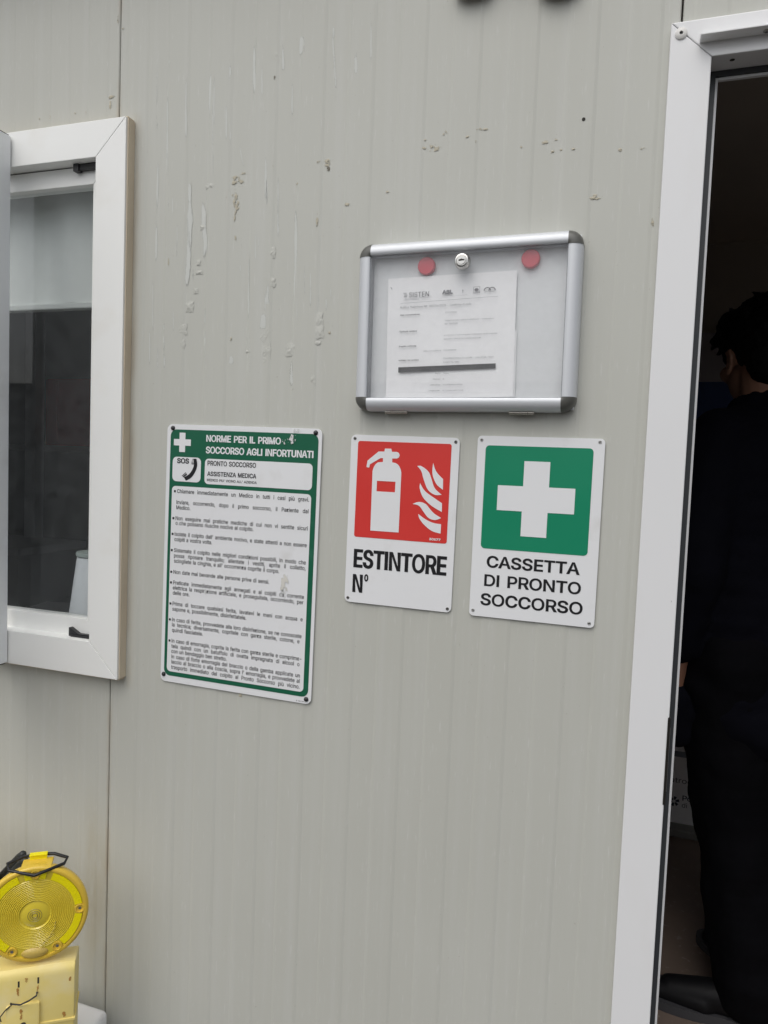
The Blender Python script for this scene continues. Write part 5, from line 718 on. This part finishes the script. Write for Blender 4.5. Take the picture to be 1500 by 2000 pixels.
# ------------------------------------------------------------------ hazard lamps on a white block
yel_case = grime(mat('faded_cream_yellow_plastic', (0.82, 0.67, 0.235), 0.45, var=0.08, vscale=14), (0.80, 0.72, 0.50), 0.6, 14, 0.48, 0.72)
yel_lens = mat('yellow_lens_plastic', (0.74, 0.585, 0.05), 0.22, spec=0.6, var=0.10, vscale=20, coat=0.2)
yel_rim = mat('amber_rim_plastic', (0.76, 0.52, 0.06), 0.3, var=0.12, vscale=18)
yel_ref = mat('bright_yellow_reflector', (0.96, 0.84, 0.004), 0.25, bump=0.5, bscale=500)
rust_m = soft_mark('rust_run', (0.46, 0.23, 0.05), 0.8, (120, 120, 60), lo=0.3, hi=0.65)
wire_m = mat('black_wire', (0.012, 0.012, 0.013), 0.4)
def hazard_lamp(name, label, loc, yaw, tilt=0.0, full=True):
    """lamp stood on its battery box; local front is -y, origin at the bottom centre of the box"""
    t = thing(name, label, 'hazard lamp', loc, (0, 0, yaw), world=False)
    b = MB(); W, D, H = 0.082, 0.033, 0.200
    pf = [(-D, 0.0), (-D, H-0.016), (-D+0.003, H-0.006), (-D+0.010, H), (D-0.008, H-0.004), (D, H-0.012), (D, 0.0)]
    v = [(s*W*(1-0.02*(1-z/H)), y, z) for s in (-1, 1) for y, z in pf]; n = len(pf)
    b.add(v, [tuple(range(n)), tuple(range(2*n-1, n-1, -1))]+[(i, n+i, n+(i+1) % n, (i+1) % n) for i in range(n)])
    box_ = b.build('battery_box', yel_case, t, bevel=0.004, recalc=True, smooth=0.6)
    b = MB(); b.box(-0.030, 0.0250, -D-0.006, -D+0.002, 0.004, H-0.058); lid = b.build('front_lid', yel_case, box_, bevel=0.006, smooth=0.6)
    b = MB(); b.box(-W-0.001, W+0.001, -D-0.0022, D, H-0.104, H-0.100); b.build('seam_lip', yel_case, box_)
    b = MB(); b.lathe([(0, -0.0012), (0.0040, -0.0012), (0.0046, 0.0)], Matrix.Translation((-0.001, -D-0.0062, H-0.094)), 16); b.build('lock_hole', hole_m, box_)
    b = MB()
    for x0, x1, z in ((-0.022, 0.020, H-0.052), ):
        b.tube([(x0, -D-0.002, z-0.002), (x0, -D-0.006, z), (x0+0.016, -D-0.008, z-0.003), (x0+0.022, -D-0.009, z), (x1-0.012, -D-0.008, z+0.002), (x1, -D-0.006, z+0.008), (x1, -D-0.002, z+0.012)], 0.0014)
        b.tube([(x0+0.002, -D-0.006, z-0.002), (x0-0.008, -D-0.007, z-0.010), (x0-0.016, -D-0.0085, z-0.020), (x0-0.014, -D-0.0085, z-0.028)], 0.0011)
    b.build('tie_wire', wire_m, box_, smooth=1.2)
    for x, z in ((-0.010, H-0.022), (0.0215, H-0.020)):
        b = MB(); b.box(x-0.0014, x+0.0014, -D-0.0004, -D+0.002, z-0.006, z+0.005); b.build('slot', hole_m, box_)
    for x, z, w_, h_, yy in ((0.002, H-0.018, 0.010, 0.016, 0.0006), (-0.011, H-0.038, 0.008, 0.026, 0.0006), (0.021, H-0.038, 0.008, 0.030, 0.0006), (0.074, H-0.026, 0.012, 0.011, 0.0006), (0.065, H-0.092, 0.013, 0.014, 0.0006), (-0.004, H-0.074, 0.010, 0.026, 0.0066)):
        b = MB(); b.add([(x-w_/2, -D-yy, z-h_/2), (x+w_/2, -D-yy, z-h_/2), (x+w_/2, -D-yy, z+h_/2), (x-w_/2, -D-yy, z+h_/2)], [(0,1,2,3)], uv=[(0,0),(1,0),(1,1),(0,1)]); b.build('rust_stain', rust_m, box_)
    # round head
    CZ = H+0.0930; T = Matrix.Translation((0.013, 0.0, CZ)) @ Matrix.Rotation(tilt, 4, 'X') @ Matrix.Scale(0.855, 4)
    b = MB(); b.lathe([(0.0, 0.030), (0.06, 0.028), (0.086, 0.018), (0.100, 0.0), (0.1035, -0.014), (0.1025, -0.021), (0.0985, -0.0235), (0.094, -0.0225), (0.0935, -0.018)], T, 72)
    head = b.build('lamp_head', yel_rim, t, smooth=0.9)
    b = MB(); pr = [(0.0935, -0.0200), (0.0765, -0.0212)]
    k = 13
    for i in range(k):
        r0 = 0.0755-(0.0755-0.0300)*i/k; d_ = (0.0755-0.0300)/k
        pr += [(r0, -0.0210-0.0006*i/k), (r0-d_*0.38, -0.0226-0.0010*i/k), (r0-d_*0.60, -0.0226-0.0010*i/k)]
    pr += [(0.0290, -0.0205), (0.024, -0.0225), (0.017, -0.0245), (0.0, -0.0255)]
    b.lathe(pr, T, 96); b.build('lens', yel_lens, head, smooth=0.8)
    b = MB()
    for k, r_ in enumerate((0.0055, 0.0095, 0.0135)): b.lathe([(r_-0.0012, -0.0252+0.0005*k), (r_, -0.0264+0.0005*k), (r_+0.0012, -0.0250+0.0005*k)], T, 30)
    b.build('bulb_ring', mat('dull_bulb_holder', (0.30, 0.235, 0.05), 0.35), head, smooth=0.8)
    b = MB()
    for a0, a1 in ((-52, -6), (8, 68), (76, 86), (94, 104), (112, 172), (186, 232)):
        b.lathe([(0.0772, -0.0216), (0.0774, -0.0226), (0.0915, -0.0226), (0.0917, -0.0212)], T, 24, 0, R(a0), R(a1), True)
    b.build('reflector_ring', yel_ref, head, smooth=0.5)
    for a in (1, 90, 179, -60, -120):
        x, z = 0.0865*math.cos(R(a)), 0.0865*math.sin(R(a))
        b = MB(); b.lathe([(0.0105, -0.0195), (0.0100, -0.0232), (0.0078, -0.0236), (0.0074, -0.0215), (0.0030, -0.0212)], T @ Matrix.Translation((x, 0, z)), 24)
        b.lathe([(0.0, -0.0218), (0.0032, -0.0214)], T @ Matrix.Translation((x, 0, z)), 12, 1); b.build('screw_boss', [yel_rim, screw_m], head, smooth=0.7)
    b = MB(); b.tube([(0.040, -0.0262, -0.018), (0.038, -0.0262, -0.032), (0.030, -0.0262, -0.046), (0.018, -0.0262, -0.058), (0.010, -0.0262, -0.066)], 0.0010, T=T); b.build('lead_wire', mat('pale_wire', (0.62, 0.50, 0.10), 0.4), head)
    b = MB(); b.ball((0.0, -0.0165, -0.0830), (0.028, 0.012, 0.013), 12, 0, T); b.build('lamp_foot', mat('pale_amber', (0.58, 0.42, 0.10), 0.35), head, smooth=3.1)
    # bail handle of black wire and its yellow tab
    b = MB(); hz = 0.1035; T2 = Matrix.Translation((0.013, 0, CZ)) @ Matrix.Scale(0.855, 4)
    loop = [(-0.058, 0.004, hz-0.001), (-0.052, -0.012, hz-0.007), (0.000, -0.034, hz-0.012), (0.054, -0.012, hz-0.005), (0.058, 0.004, hz-0.001), (0.030, 0.020, hz+0.002), (0.0, 0.022, hz+0.003), (-0.030, 0.020, hz+0.002)]
    b.tube(loop, 0.0034, 8, T=T2, closed=True); b.build('carry_handle', wire_m, t, smooth=1.2)
    b = MB(); b.box(-0.017, 0.017, 0.013, 0.020, hz-0.012, hz+0.006, T=T2); b.box(-0.0175, 0.0175, 0.009, 0.0225, hz+0.0062, hz+0.0085, T=T2); b.build('handle_tab', yel_ref, t, bevel=0.0015)
    b = MB(); b.box(-0.030, 0.030, -0.018, 0.02, 0.0945, 0.1005, T=T2); b.build('head_saddle', yel_rim, head, bevel=0.003)
    return t
wht_block = grime(mat('white_plastic_block', (0.82, 0.82, 0.83), 0.45, var=0.05, vscale=10, bump=0.3, bscale=40), (0.45, 0.43, 0.40), 0.5, 30, 0.62, 0.75)
blk = MB(); blk.box(-0.95, 0.0315, -0.40, -0.025, 0.0, 0.389)
wb_ = tag(blk.build('plastic_block', wht_block, None, bevel=0.014, seg=4, smooth=0.7), 'white plastic block standing against the wall under the yellow hazard lamp', 'block')
LZ = 0.389
hazard_lamp('hazard_lamp', 'yellow round hazard lamp with black wire handle on faded yellow battery box', (-0.018, -0.184, LZ), R(35))
l2 = hazard_lamp('hazard_lamp', 'second hazard lamp mostly out of view, behind the round yellow lamp, black grips beside it', (-0.268, -0.145, LZ), R(20))
# black clamp lying between the two lamps
clamp_m = mat('scuffed_black_rubber', (0.030, 0.034, 0.033), 0.5, var=0.5, vscale=30)
cl = thing('lamp_clamp', 'black two-armed rubber clamp behind the top of the yellow lamp', 'clamp', (-0.17, -0.11, LZ))
for k, (dx, dy, L_) in enumerate(((-0.013, 0.0, 0.004), (0.002, -0.010, 0.000))):
    b = MB(); b.tube([(-0.215+dx, -0.085+dy, LZ), (-0.205+dx, -0.085+dy, 0.60), (-0.17+dx, -0.085+dy, 0.650+L_), (-0.128+dx, -0.085+dy, 0.697+L_), (-0.118+dx, -0.085+dy, 0.7065+L_), (-0.1145+dx, -0.085+dy, 0.710+L_)], [0.009, 0.009, 0.0085, 0.0080, 0.0070, 0.0035], 14)
    b.build('arm', clamp_m, cl, smooth=1.0)
b = MB(); b.box(-0.225, -0.165, -0.115, -0.075, 0.585, 0.615); b.build('arm_bridge', clamp_m, cl, bevel=0.006)

# ------------------------------------------------------------------ twin floodlight over the notice case, only its lower edge in view
fl_m = mat('brown_grey_lamp_housing', (0.26, 0.215, 0.19), 0.5)
fl = thing('twin_floodlight', 'brownish grey twin-headed floodlight on the wall above the notice case, cut by the top edge', 'floodlight', (0.765, 0.0, 2.27))
b = MB(); b.box(0.72, 0.81, -0.035, -0.0008, 2.30, 2.36); b.build('housing', fl_m, fl, bevel=0.006)
for x, z in ((0.686, 2.2760), (0.822, 2.2570)):
    b = MB(); b.ball((x, -0.014, z), (0.034, 0.011, 0.020), 16); b.build('lamp_bulb', fl_m, fl, smooth=3.1)
    b = MB(); b.tube([(x, -0.013, z+0.015), (0.765+(x-0.765)*0.5, -0.013, 2.32)], 0.006, 10); b.build('neck', fl_m, fl, smooth=1.0)

# ------------------------------------------------------------------ inside the cabin
bl_m = bpy.data.materials.new('grey_blind_cloth'); bl_m.use_nodes = True
bl_m.node_tree.nodes['Principled BSDF'].inputs['Base Color'].default_value = (0.70, 0.72, 0.70, 1); bl_m.node_tree.nodes['Principled BSDF'].inputs['Roughness'].default_value = 0.8
rb = thing('roller_blind', 'grey roller blind half lowered behind the window pane', 'blind', (-0.35, 0.07, 2.1))
b = MB(); n = 40; v = []
for i in range(n+1):
    x = -0.70+0.72*i/n; y = 0.070+0.006*math.sin(x*46)+0.003*math.sin(x*21+1)
    v += [(x, y, 1.824), (x, y, 2.085)]
b.add(v, [(2*i, 2*i+2, 2*i+3, 2*i+1) for i in range(n)]); b.add([(x, y+0.0008, z) for x, y, z in v], [(2*i+1, 2*i+3, 2*i+2, 2*i) for i in range(n)])
b.build('cloth', bl_m, rb, smooth=3.1)
b = MB(); b.box(-0.70, 0.02, 0.060, 0.082, 1.8105, 1.8235); b.build('bottom_bar', mat('pale_blind_bar', (0.60, 0.62, 0.60), 0.5), rb, bevel=0.003)
b = MB(); b.tube([(-0.71, 0.075, 2.095), (0.03, 0.075, 2.095)], 0.018, 12); b.build('roller', bl_m, rb, smooth=0.8)
cn = thing('tapered_holder', 'white tapered cup with a grey-green lid on the inner window sill', 'cup', (-0.146, 0.125, 1.128))
b = MB(); b.lathe([(0.0, 0.0), (0.055, 0.0), (0.0555, 0.004), (0.0375, 0.151), (0.036, 0.153), (0.0, 0.153)], Matrix.Translation((-0.146, 0.125, 1.128)) @ Matrix.Rotation(R(90), 4, 'X'), 40); b.build('cup_body', mat('matt_white_plastic', (0.74, 0.76, 0.78), 0.4, var=0.03), cn, smooth=0.7)
b = MB(); b.lathe([(0.0, 0.0), (0.039, 0.0), (0.040, 0.004), (0.039, 0.009), (0.0, 0.0095)], Matrix.Translation((-0.146, 0.125, 1.283)) @ Matrix.Rotation(R(90), 4, 'X'), 40); b.build('lid', mat('grey_green_lid', (0.40, 0.46, 0.43), 0.4), cn, smooth=0.7)
desk_m = mat('grey_desk_top', (0.36, 0.36, 0.37), 0.45, var=0.2, vscale=6)
dk = thing('desk', 'long grey desk along the back of the room seen through the window', 'desk', (-1.4, 1.3, FL))
b = MB(); b.box(-1.98, -0.62, 0.86, 1.79, 0.84, 0.87); b.build('desk_top', desk_m, dk, bevel=0.003)
for x, y in ((-1.94, 0.90), (-0.66, 0.90), (-1.94, 1.74), (-0.66, 1.74)):
    b = MB(); b.box(x-0.02, x+0.02, y-0.02, y+0.02, FL, 0.84); b.build('leg', steel_m, dk)
gb = thing('document_box', 'grey document box with a finger slot standing on the desk behind the window', 'box', (-1.55, 1.25, 0.87))
gm = mat('grey_box_board', (0.46, 0.47, 0.49), 0.5, var=0.08)
b = MB(); b.box(-1.92, -1.372, 1.12, 1.50, 0.87, 1.085); b.build('box_body', gm, gb, bevel=0.003)
b = MB(); b.box(-1.925, -1.366, 1.115, 1.505, 1.086, 1.118); b.build('box_lid', mat('pale_grey_lid', (0.62, 0.63, 0.65), 0.5), gb, bevel=0.003)
b = MB(); b.box(-1.60, -1.47, 1.116, 1.1195, 1.00, 1.045); b.build('finger_slot', hole_m, gb)
for k, (x, y, a, nm) in enumerate(((-1.20, 1.20, 12, 'loose white papers on the desk nearest the grey document box'), (-0.98, 1.02, -20, 'loose white papers on the desk nearest the window'))):
    T = Matrix.Translation((x, y, 0)) @ Matrix.Rotation(R(a), 4, 'Z'); b = MB(); b.box(-0.15, 0.15, -0.105, 0.105, 0.8705, 0.8735, T=T); b.box(-0.13, 0.16, -0.10, 0.10, 0.8737, 0.8752, T=T)
    tag(b.build('paper_stack', paper_m), nm, 'papers', 'papers lying on the desk')
sh = thing('wall_shelf', 'thin grey shelf on the back wall seen through the window', 'shelf', (-1.7, 1.7, 1.55))
b = MB(); b.box(-1.98, -0.9, 1.50, 1.79, 1.525, 1.55); b.build('shelf_board', mat('grey_shelf', (0.65, 0.65, 0.65), 0.5), sh, bevel=0.002)
for x in (-1.9, -1.0):
    b = MB(); b.prism([(x-0.012, 1.38), (x+0.012, 1.38), (x+0.012, 1.5245), (x-0.012, 1.5245)], 1.70, 1.79); b.build('bracket', steel_m, sh)
rbx = thing('red_case', 'dark red case standing on the shelf behind the window', 'case', (-1.5, 1.62, 1.55))
rm = mat('dark_red_plastic', (0.85, 0.045, 0.04), 0.45, var=0.1)
b = MB(); b.box(-1.665, -1.18, 1.56, 1.76, 1.55, 1.868); b.build('case_body', rm, rbx, bevel=0.012)
for x in (-1.60, -1.25):
    b = MB(); b.box(x, x+0.015, 1.548, 1.56, 1.56, 1.86); b.build('case_band', rm, rbx, bevel=0.002)
pst = MB(); pst.box(-1.665, -1.605, 1.44, 1.495, FL, 2.394)
tag(pst.build('steel_post', mat('pale_grey_post', (0.85, 0.86, 0.87), 0.4), None, bevel=0.004), 'upright grey steel post between desk and ceiling inside the cabin', 'post')
# roll-up banner behind the person
bn = thing('display_banner', 'standing display banner with white header, blue middle and white foot, behind the person', 'banner', (1.55, 1.74, FL))
def band(name, z0, z1, m, y=1.74):
    b = MB(); b.box(1.12, 1.97, y, y+0.002, z0, z1); return b.build(name, m, bn)
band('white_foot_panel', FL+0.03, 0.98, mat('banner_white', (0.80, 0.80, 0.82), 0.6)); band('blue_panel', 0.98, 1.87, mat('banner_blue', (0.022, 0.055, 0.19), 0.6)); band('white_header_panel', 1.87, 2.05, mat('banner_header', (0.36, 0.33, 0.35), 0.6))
b = MB(); b.box(1.11, 1.98, 1.68, 1.79, FL, FL+0.03); b.build('banner_base', steel_m, bn, bevel=0.006)
b = MB(); b.box(1.545, 1.56, 1.745, 1.76, FL+0.03, 2.05); b.build('banner_pole', steel_m, bn)
b = MB(); letters(b, 'atroc', 1.200, 0.3385, 0.020, 0.078, y=1.7394); b.build('banner_word', mat('grey_print', (0.06, 0.07, 0.09), 0.6), bn); b = MB(); letters(b, 'Po', 1.2475, 0.272, 0.020, 0.033, bold=(0.0008, 0.0005), y=1.7394); letters(b, 'di', 1.2475, 0.245, 0.018, 0.018, y=1.7394)
for k in range(6):
    T = Matrix.Translation((1.218, 0, 0.264)) @ Matrix.Rotation(R(60*k+15), 4, 'Y'); b.sheet([[(-0.003, 0.006), (0.003, 0.006), (0.0055, 0.019), (-0.0055, 0.019)]], 1.7394, 0, T)
b.build('banner_print', mat('navy_print', (0.02, 0.035, 0.07), 0.6), bn)
b = MB()
for z in (0.44, 0.50, 0.53): b.box(1.13, 1.27, 1.7393, 1.7399, z, z+0.022)
b.build('banner_stripe', mat('banner_grey_blue', (0.22, 0.25, 0.30), 0.6), bn)

# ------------------------------------------------------------------ person inside the doorway, seen from behind on the left
skin = mat('skin', (0.28, 0.14, 0.09), 0.5, var=0.08, vscale=30)
hair_m = mat('black_hair', (0.003, 0.0028, 0.0028), 0.6, spec=0.15, var=0.4, vscale=60, stretch=(6, 6, 1), bump=0.6, bscale=90)
coat_m = mat('black_jacket_cloth', (0.0040, 0.0042, 0.0075), 0.85, spec=0.08, var=0.3, vscale=20, bump=0.3, bscale=45)
trou_m = mat('black_trouser_cloth', (0.0035, 0.0035, 0.0048), 0.85, spec=0.08, var=0.3, vscale=20)
shoe_m = mat('black_shoe_leather', (0.005, 0.005, 0.006), 0.5, spec=0.25)
PC = Vector((1.290, 0.775, FL)); PY = R(37)                    # turned towards the left, away from the door
pr_ = bpy.data.objects.new('tmp', None)
TP = Matrix.Translation(PC) @ Matrix.Rotation(PY, 4, 'Z')      # local: +y forward, -x the person's left
def w_(*p): return TP @ Vector(p)
def head_T(): return Matrix.Translation(w_(0.0, 0.040, 1.648)) @ Matrix.Rotation(PY-R(18), 4, 'Z')
HT = head_T()
b = MB()                                                        # one continuous body: head, neck, trunk, limbs, hands
b.ball((0, -0.012, 0.045), (0.076, 0.094, 0.092), 14, T=HT); b.ball((0, 0.030, -0.030), (0.058, 0.066, 0.080), 12, T=HT); b.ball((0, 0.062, -0.078), (0.030, 0.026, 0.026), 10, T=HT)
b.limb((0, 0.092, 0.018), (0, 0.112, -0.022), 0.010, 0.014, T=HT); b.ball((0.014, 0.096, -0.024), 0.010, 8, T=HT); b.ball((-0.014, 0.096, -0.024), 0.010, 8, T=HT)
for s in (-1, 1):
    b.limb((s*0.018, 0.088, 0.032), (s*0.048, 0.074, 0.030), 0.012, 0.010, T=HT); b.ball((s*0.046, 0.066, -0.022), 0.022, 8, T=HT)
    for k in range(9):                                          # ear: curved rim and lobe
        a = R(-150+k*40); b.ball((s*(0.079+0.006*(k < 6)), -0.008-0.014*math.cos(a+1.2), -0.004+0.027*math.sin(a+1.2)), 0.0075, 6, T=HT)
    b.ball((s*0.077, -0.004, -0.002), (0.008, 0.014, 0.024), 8, T=HT)
for dz, rx in ((-0.050, 0.020), (-0.060, 0.018)): b.ball((0, 0.092, dz), (rx, 0.010, 0.007), 8, T=HT)
b.limb((0, -0.015, -0.02), (0, -0.060, -0.16), 0.056, 0.062, T=HT)
def pl_(f): return lambda *p: f(*p)
LHAND = (-0.205, 0.035, 0.908); LELB = (-0.230, -0.03, 1.14); LSH = (-0.155, 0.0, 1.450)
RHAND = (0.27, 0.05, 0.80); RELB = (0.27, 0.0, 1.08); RSH = (0.155, 0.0, 1.450)
def B_limb(a, c, ra, rc): b.limb(w_(*a), w_(*c), ra, rc)
B_limb((-0.10, 0, 1.45), (0.10, 0, 1.45), 0.080, 0.080); B_limb((0, 0, 1.40), (0, 0.01, 0.98), 0.115, 0.105); B_limb((-0.07, 0.01, 1.30), (-0.06, 0.01, 0.95), 0.095, 0.10); B_limb((0.07, 0.01, 1.30), (0.06, 0.01, 0.95), 0.095, 0.10)
B_limb(LSH, LELB, 0.052, 0.042); B_limb(LELB, LHAND, 0.041, 0.027); B_limb(RSH, RELB, 0.052, 0.042); B_limb(RELB, RHAND, 0.041, 0.027)
LKN = (-0.026, 0.010, 0.50); LAN = (0.010, -0.045, 0.085); RKN = (0.165, 0.05, 0.49); RAN = (0.190, 0.02, 0.085)
B_limb((-0.07, 0.01, 0.88), LKN, 0.088, 0.058); B_limb(LKN, LAN, 0.056, 0.036); B_limb((0.10, 0.01, 0.88), RKN, 0.088, 0.058); B_limb(RKN, RAN, 0.056, 0.036)
for hand, sgn in ((LHAND, -1), (RHAND, 1)):                     # palm, thumb and four curled fingers
    h = Vector(hand); q = h+Vector((0.01, 0.022, -0.070)); B_limb(tuple(h), tuple(q), 0.026, 0.031)
    for k, (ln, oy) in enumerate(((0.072, 0.030), (0.080, 0.010), (0.074, -0.010), (0.058, -0.028))):
        a_ = q+Vector((0, oy, -0.012)); m_ = a_+Vector((-sgn*0.006, 0.004, -ln*0.55)); e_ = m_+Vector((-sgn*0.018, 0.004, -ln*0.40))
        B_limb(tuple(a_), tuple(m_), 0.0098, 0.0088); B_limb(tuple(m_), tuple(e_), 0.0088, 0.0074)
    a_ = h+Vector((-sgn*0.006, 0.030, -0.030)); m_ = a_+Vector((-sgn*0.010, 0.026, -0.030)); B_limb(tuple(a_), tuple(m_), 0.013, 0.0105); B_limb(tuple(m_), tuple(m_+Vector((-sgn*0.004, 0.006, -0.028))), 0.0105, 0.0085)
body = b.build('person', skin, None); fuse(body, 0.0050, 4); tag(body, 'person in black jacket and trousers standing just inside the doorway, turned away', 'person')
b = MB()                                                        # hair: full cap with loose tufts, falling over the forehead
b.ball((0, -0.026, 0.062), (0.090, 0.104, 0.098), 14, T=HT); b.ball((0, -0.070, 0.010), (0.072, 0.056, 0.082), 12, T=HT); b.limb((-0.05, 0.045, 0.095), (0.05, 0.045, 0.095), 0.042, 0.042, T=HT)
for s in (-1, 1): b.limb((s*0.072, 0.030, 0.060), (s*0.076, 0.020, 0.005), 0.018, 0.010, T=HT)
r3 = random.Random(5)
for k in range(150):
    a = r3.uniform(0, 2*math.pi); e = r3.uniform(0.05, 1.35)
    d = Vector((math.cos(a)*math.cos(e), math.sin(a)*math.cos(e), math.sin(e)))
    p = Vector((0, -0.026, 0.066))+Vector((d.x*0.085, d.y*0.098, d.z*0.094)); q = p+d*r3.uniform(0.002, 0.010)+Vector((r3.uniform(-.02, .02), r3.uniform(-.02, .02), r3.uniform(-.016, .006)))
    b.limb(p, q, 0.0085, 0.0035, T=HT)
for k in range(16):
    x = -0.082+0.010*k; b.limb((x*0.8, 0.070, 0.085), (x*0.98, 0.106+0.012*math.sin(k*2.1), 0.050+0.016*math.cos(k*1.7)), 0.014, 0.005, T=HT)
hr = b.build('hair', hair_m, body); fuse(hr, 0.0046, 1, 0.003, 60)
b = MB()                                                        # jacket with collar, sleeves and hem
def J(a, c, ra, rc): b.limb(w_(*a), w_(*c), ra, rc)
J((-0.125, 0, 1.452), (0, 0, 1.475), 0.078, 0.088); J((0.125, 0, 1.452), (0, 0, 1.475), 0.078, 0.088); J((0, -0.005, 1.42), (0, 0.0, 0.80), 0.135, 0.142); J((-0.085, 0, 1.38), (-0.060, 0.005, 0.80), 0.115, 0.112); J((0.085, 0, 1.38), (0.085, 0.005, 0.80), 0.115, 0.132)
J((-0.150, 0.0, 1.452), LELB, 0.074, 0.068); J(LELB, (-0.212, 0.020, 0.960), 0.064, 0.050); J((-0.190, 0.055, 0.815), (-0.165, 0.07, 0.74), 0.052, 0.055); J((0.150, 0.0, 1.452), RELB, 0.074, 0.066); J(RELB, (0.27, 0.048, 0.83), 0.064, 0.048)
for k in range(14):
    a = 2*math.pi*k/14; J((0.078*math.cos(a), 0.010+0.078*math.sin(a), 1.495), (0.070*math.cos(a), 0.020+0.070*math.sin(a), 1.548+0.012*math.sin(-a)), 0.026, 0.018)
jk = b.build('jacket', coat_m, body); fuse(jk, 0.0085, 4, 0.010, 9)
b = MB(); p_ = w_(-0.09, -0.148, 0.92); b.ball(p_, 0.008, 8); b.build('button', mat('dark_button', (0.06, 0.06, 0.065), 0.25), jk, smooth=3.1)
b = MB()
J((-0.060, 0, 0.92), (0.085, 0, 0.92), 0.130, 0.135); J((-0.075, 0.01, 0.86), LKN, 0.112, 0.092); J(LKN, (0.010, -0.035, 0.13), 0.092, 0.082); J((0.010, -0.035, 0.13), (0.010, -0.040, 0.085), 0.086, 0.076)
J((0.105, 0.01, 0.86), RKN, 0.118, 0.098); J(RKN, (0.19, 0.02, 0.12), 0.098, 0.086)
tr = b.build('trousers', trou_m, body); fuse(tr, 0.0085, 4, 0.012, 8)
for an, ang in ((LAN, 48), (RAN, 10)):                          # shoes: sole and upper
    T = Matrix.Translation(w_(an[0], an[1], 0.0)) @ Matrix.Rotation(PY+R(ang), 4, 'Z'); b = MB()
    b.limb((0, -0.055, 0.050), (0, 0.02, 0.062), 0.040, 0.044, T=T); b.limb((0, 0.02, 0.058), (0, 0.175, 0.036), 0.044, 0.034, T=T); b.limb((-0.012, 0.10, 0.032), (-0.008, 0.20, 0.030), 0.034, 0.027, T=T); b.limb((0.012, 0.10, 0.032), (0.010, 0.19, 0.030), 0.032, 0.026, T=T); b.limb((0, -0.02, 0.07), (0, -0.02, 0.12), 0.042, 0.044, T=T)
    so = b.build('shoe', shoe_m, body); fuse(so, 0.005, 4)
    out = [(0.040, -0.085), (0.046, -0.02), (0.040, 0.05), (0.050, 0.13), (0.044, 0.20), (0.020, 0.240), (-0.020, 0.242), (-0.046, 0.20), (-0.050, 0.13), (-0.040, 0.05), (-0.044, -0.02), (-0.038, -0.085), (0, -0.100)]
    out = smooth_poly(out, 4); b = MB(); n = len(out); b.add([T @ Vector((x, y, 0.001)) for x, y in out]+[T @ Vector((x, y, 0.024)) for x, y in out], [tuple(range(n)), tuple(range(2*n-1, n-1, -1))]+[(i, n+i, n+(i+1) % n, (i+1) % n) for i in range(n)])
    b.build('sole', mat('grey_rubber_sole', (0.055, 0.055, 0.06), 0.6), so, recalc=True)

# ------------------------------------------------------------------ ground
gm_ = grime(mat('site_gravel', (0.075, 0.07, 0.064), 0.9, var=0.35, vscale=24, bump=1.0, bscale=70), (0.045, 0.04, 0.035), 0.8, 1.3, 0.4, 0.65)
b = MB(); b.add([(-400, -400, 0), (400, -400, 0), (400, 400, 0), (-400, 400, 0)], [(0, 1, 2, 3)]); struct(b.build('ground', gm_))
opp = thing('sky_blocker_cabin', 'long grey cabin added across the yard to block low sky, mirrored faintly in the window pane', 'cabin', (0.0, -9.2, 0.0))  # out-of-view cabin, added to dim the low sky reaching the wall
om = mat('grey_cladding', (0.34, 0.345, 0.34), 0.6, var=0.08, vscale=2)
b = MB(); b.box(-13, 15, -11.6, -9.2, 0.12, 2.65); b.build('blocker_body', om, opp, bevel=0.03)
b = MB(); b.box(-13.1, 15.1, -11.7, -9.1, 2.66, 2.80); b.build('blocker_roof', mat('dark_roof_edge', (0.12, 0.12, 0.125), 0.6), opp)
for x in (-10.5, -6.3, -2.6, 3.4, 7.2, 11.6):
    b = MB(); b.box(x-0.55, x+0.55, -9.20, -9.165, 1.05, 2.1); wf = b.build('window', pvc, opp); b = MB(); b.box(x-0.48, x+0.48, -9.164, -9.160, 1.12, 2.03); b.build('pane', mat('dark_pane', (0.02, 0.022, 0.025), 0.1), wf)
b = MB(); b.box(-4.9, -4.0, -9.20, -9.16, 0.13, 2.15); b.build('door', mat('red_door_paint', (0.30, 0.03, 0.03), 0.4), opp)
bpy.data.objects.remove(pr_)
for o in bpy.data.objects:
    if '_o' in o: del o['_o']
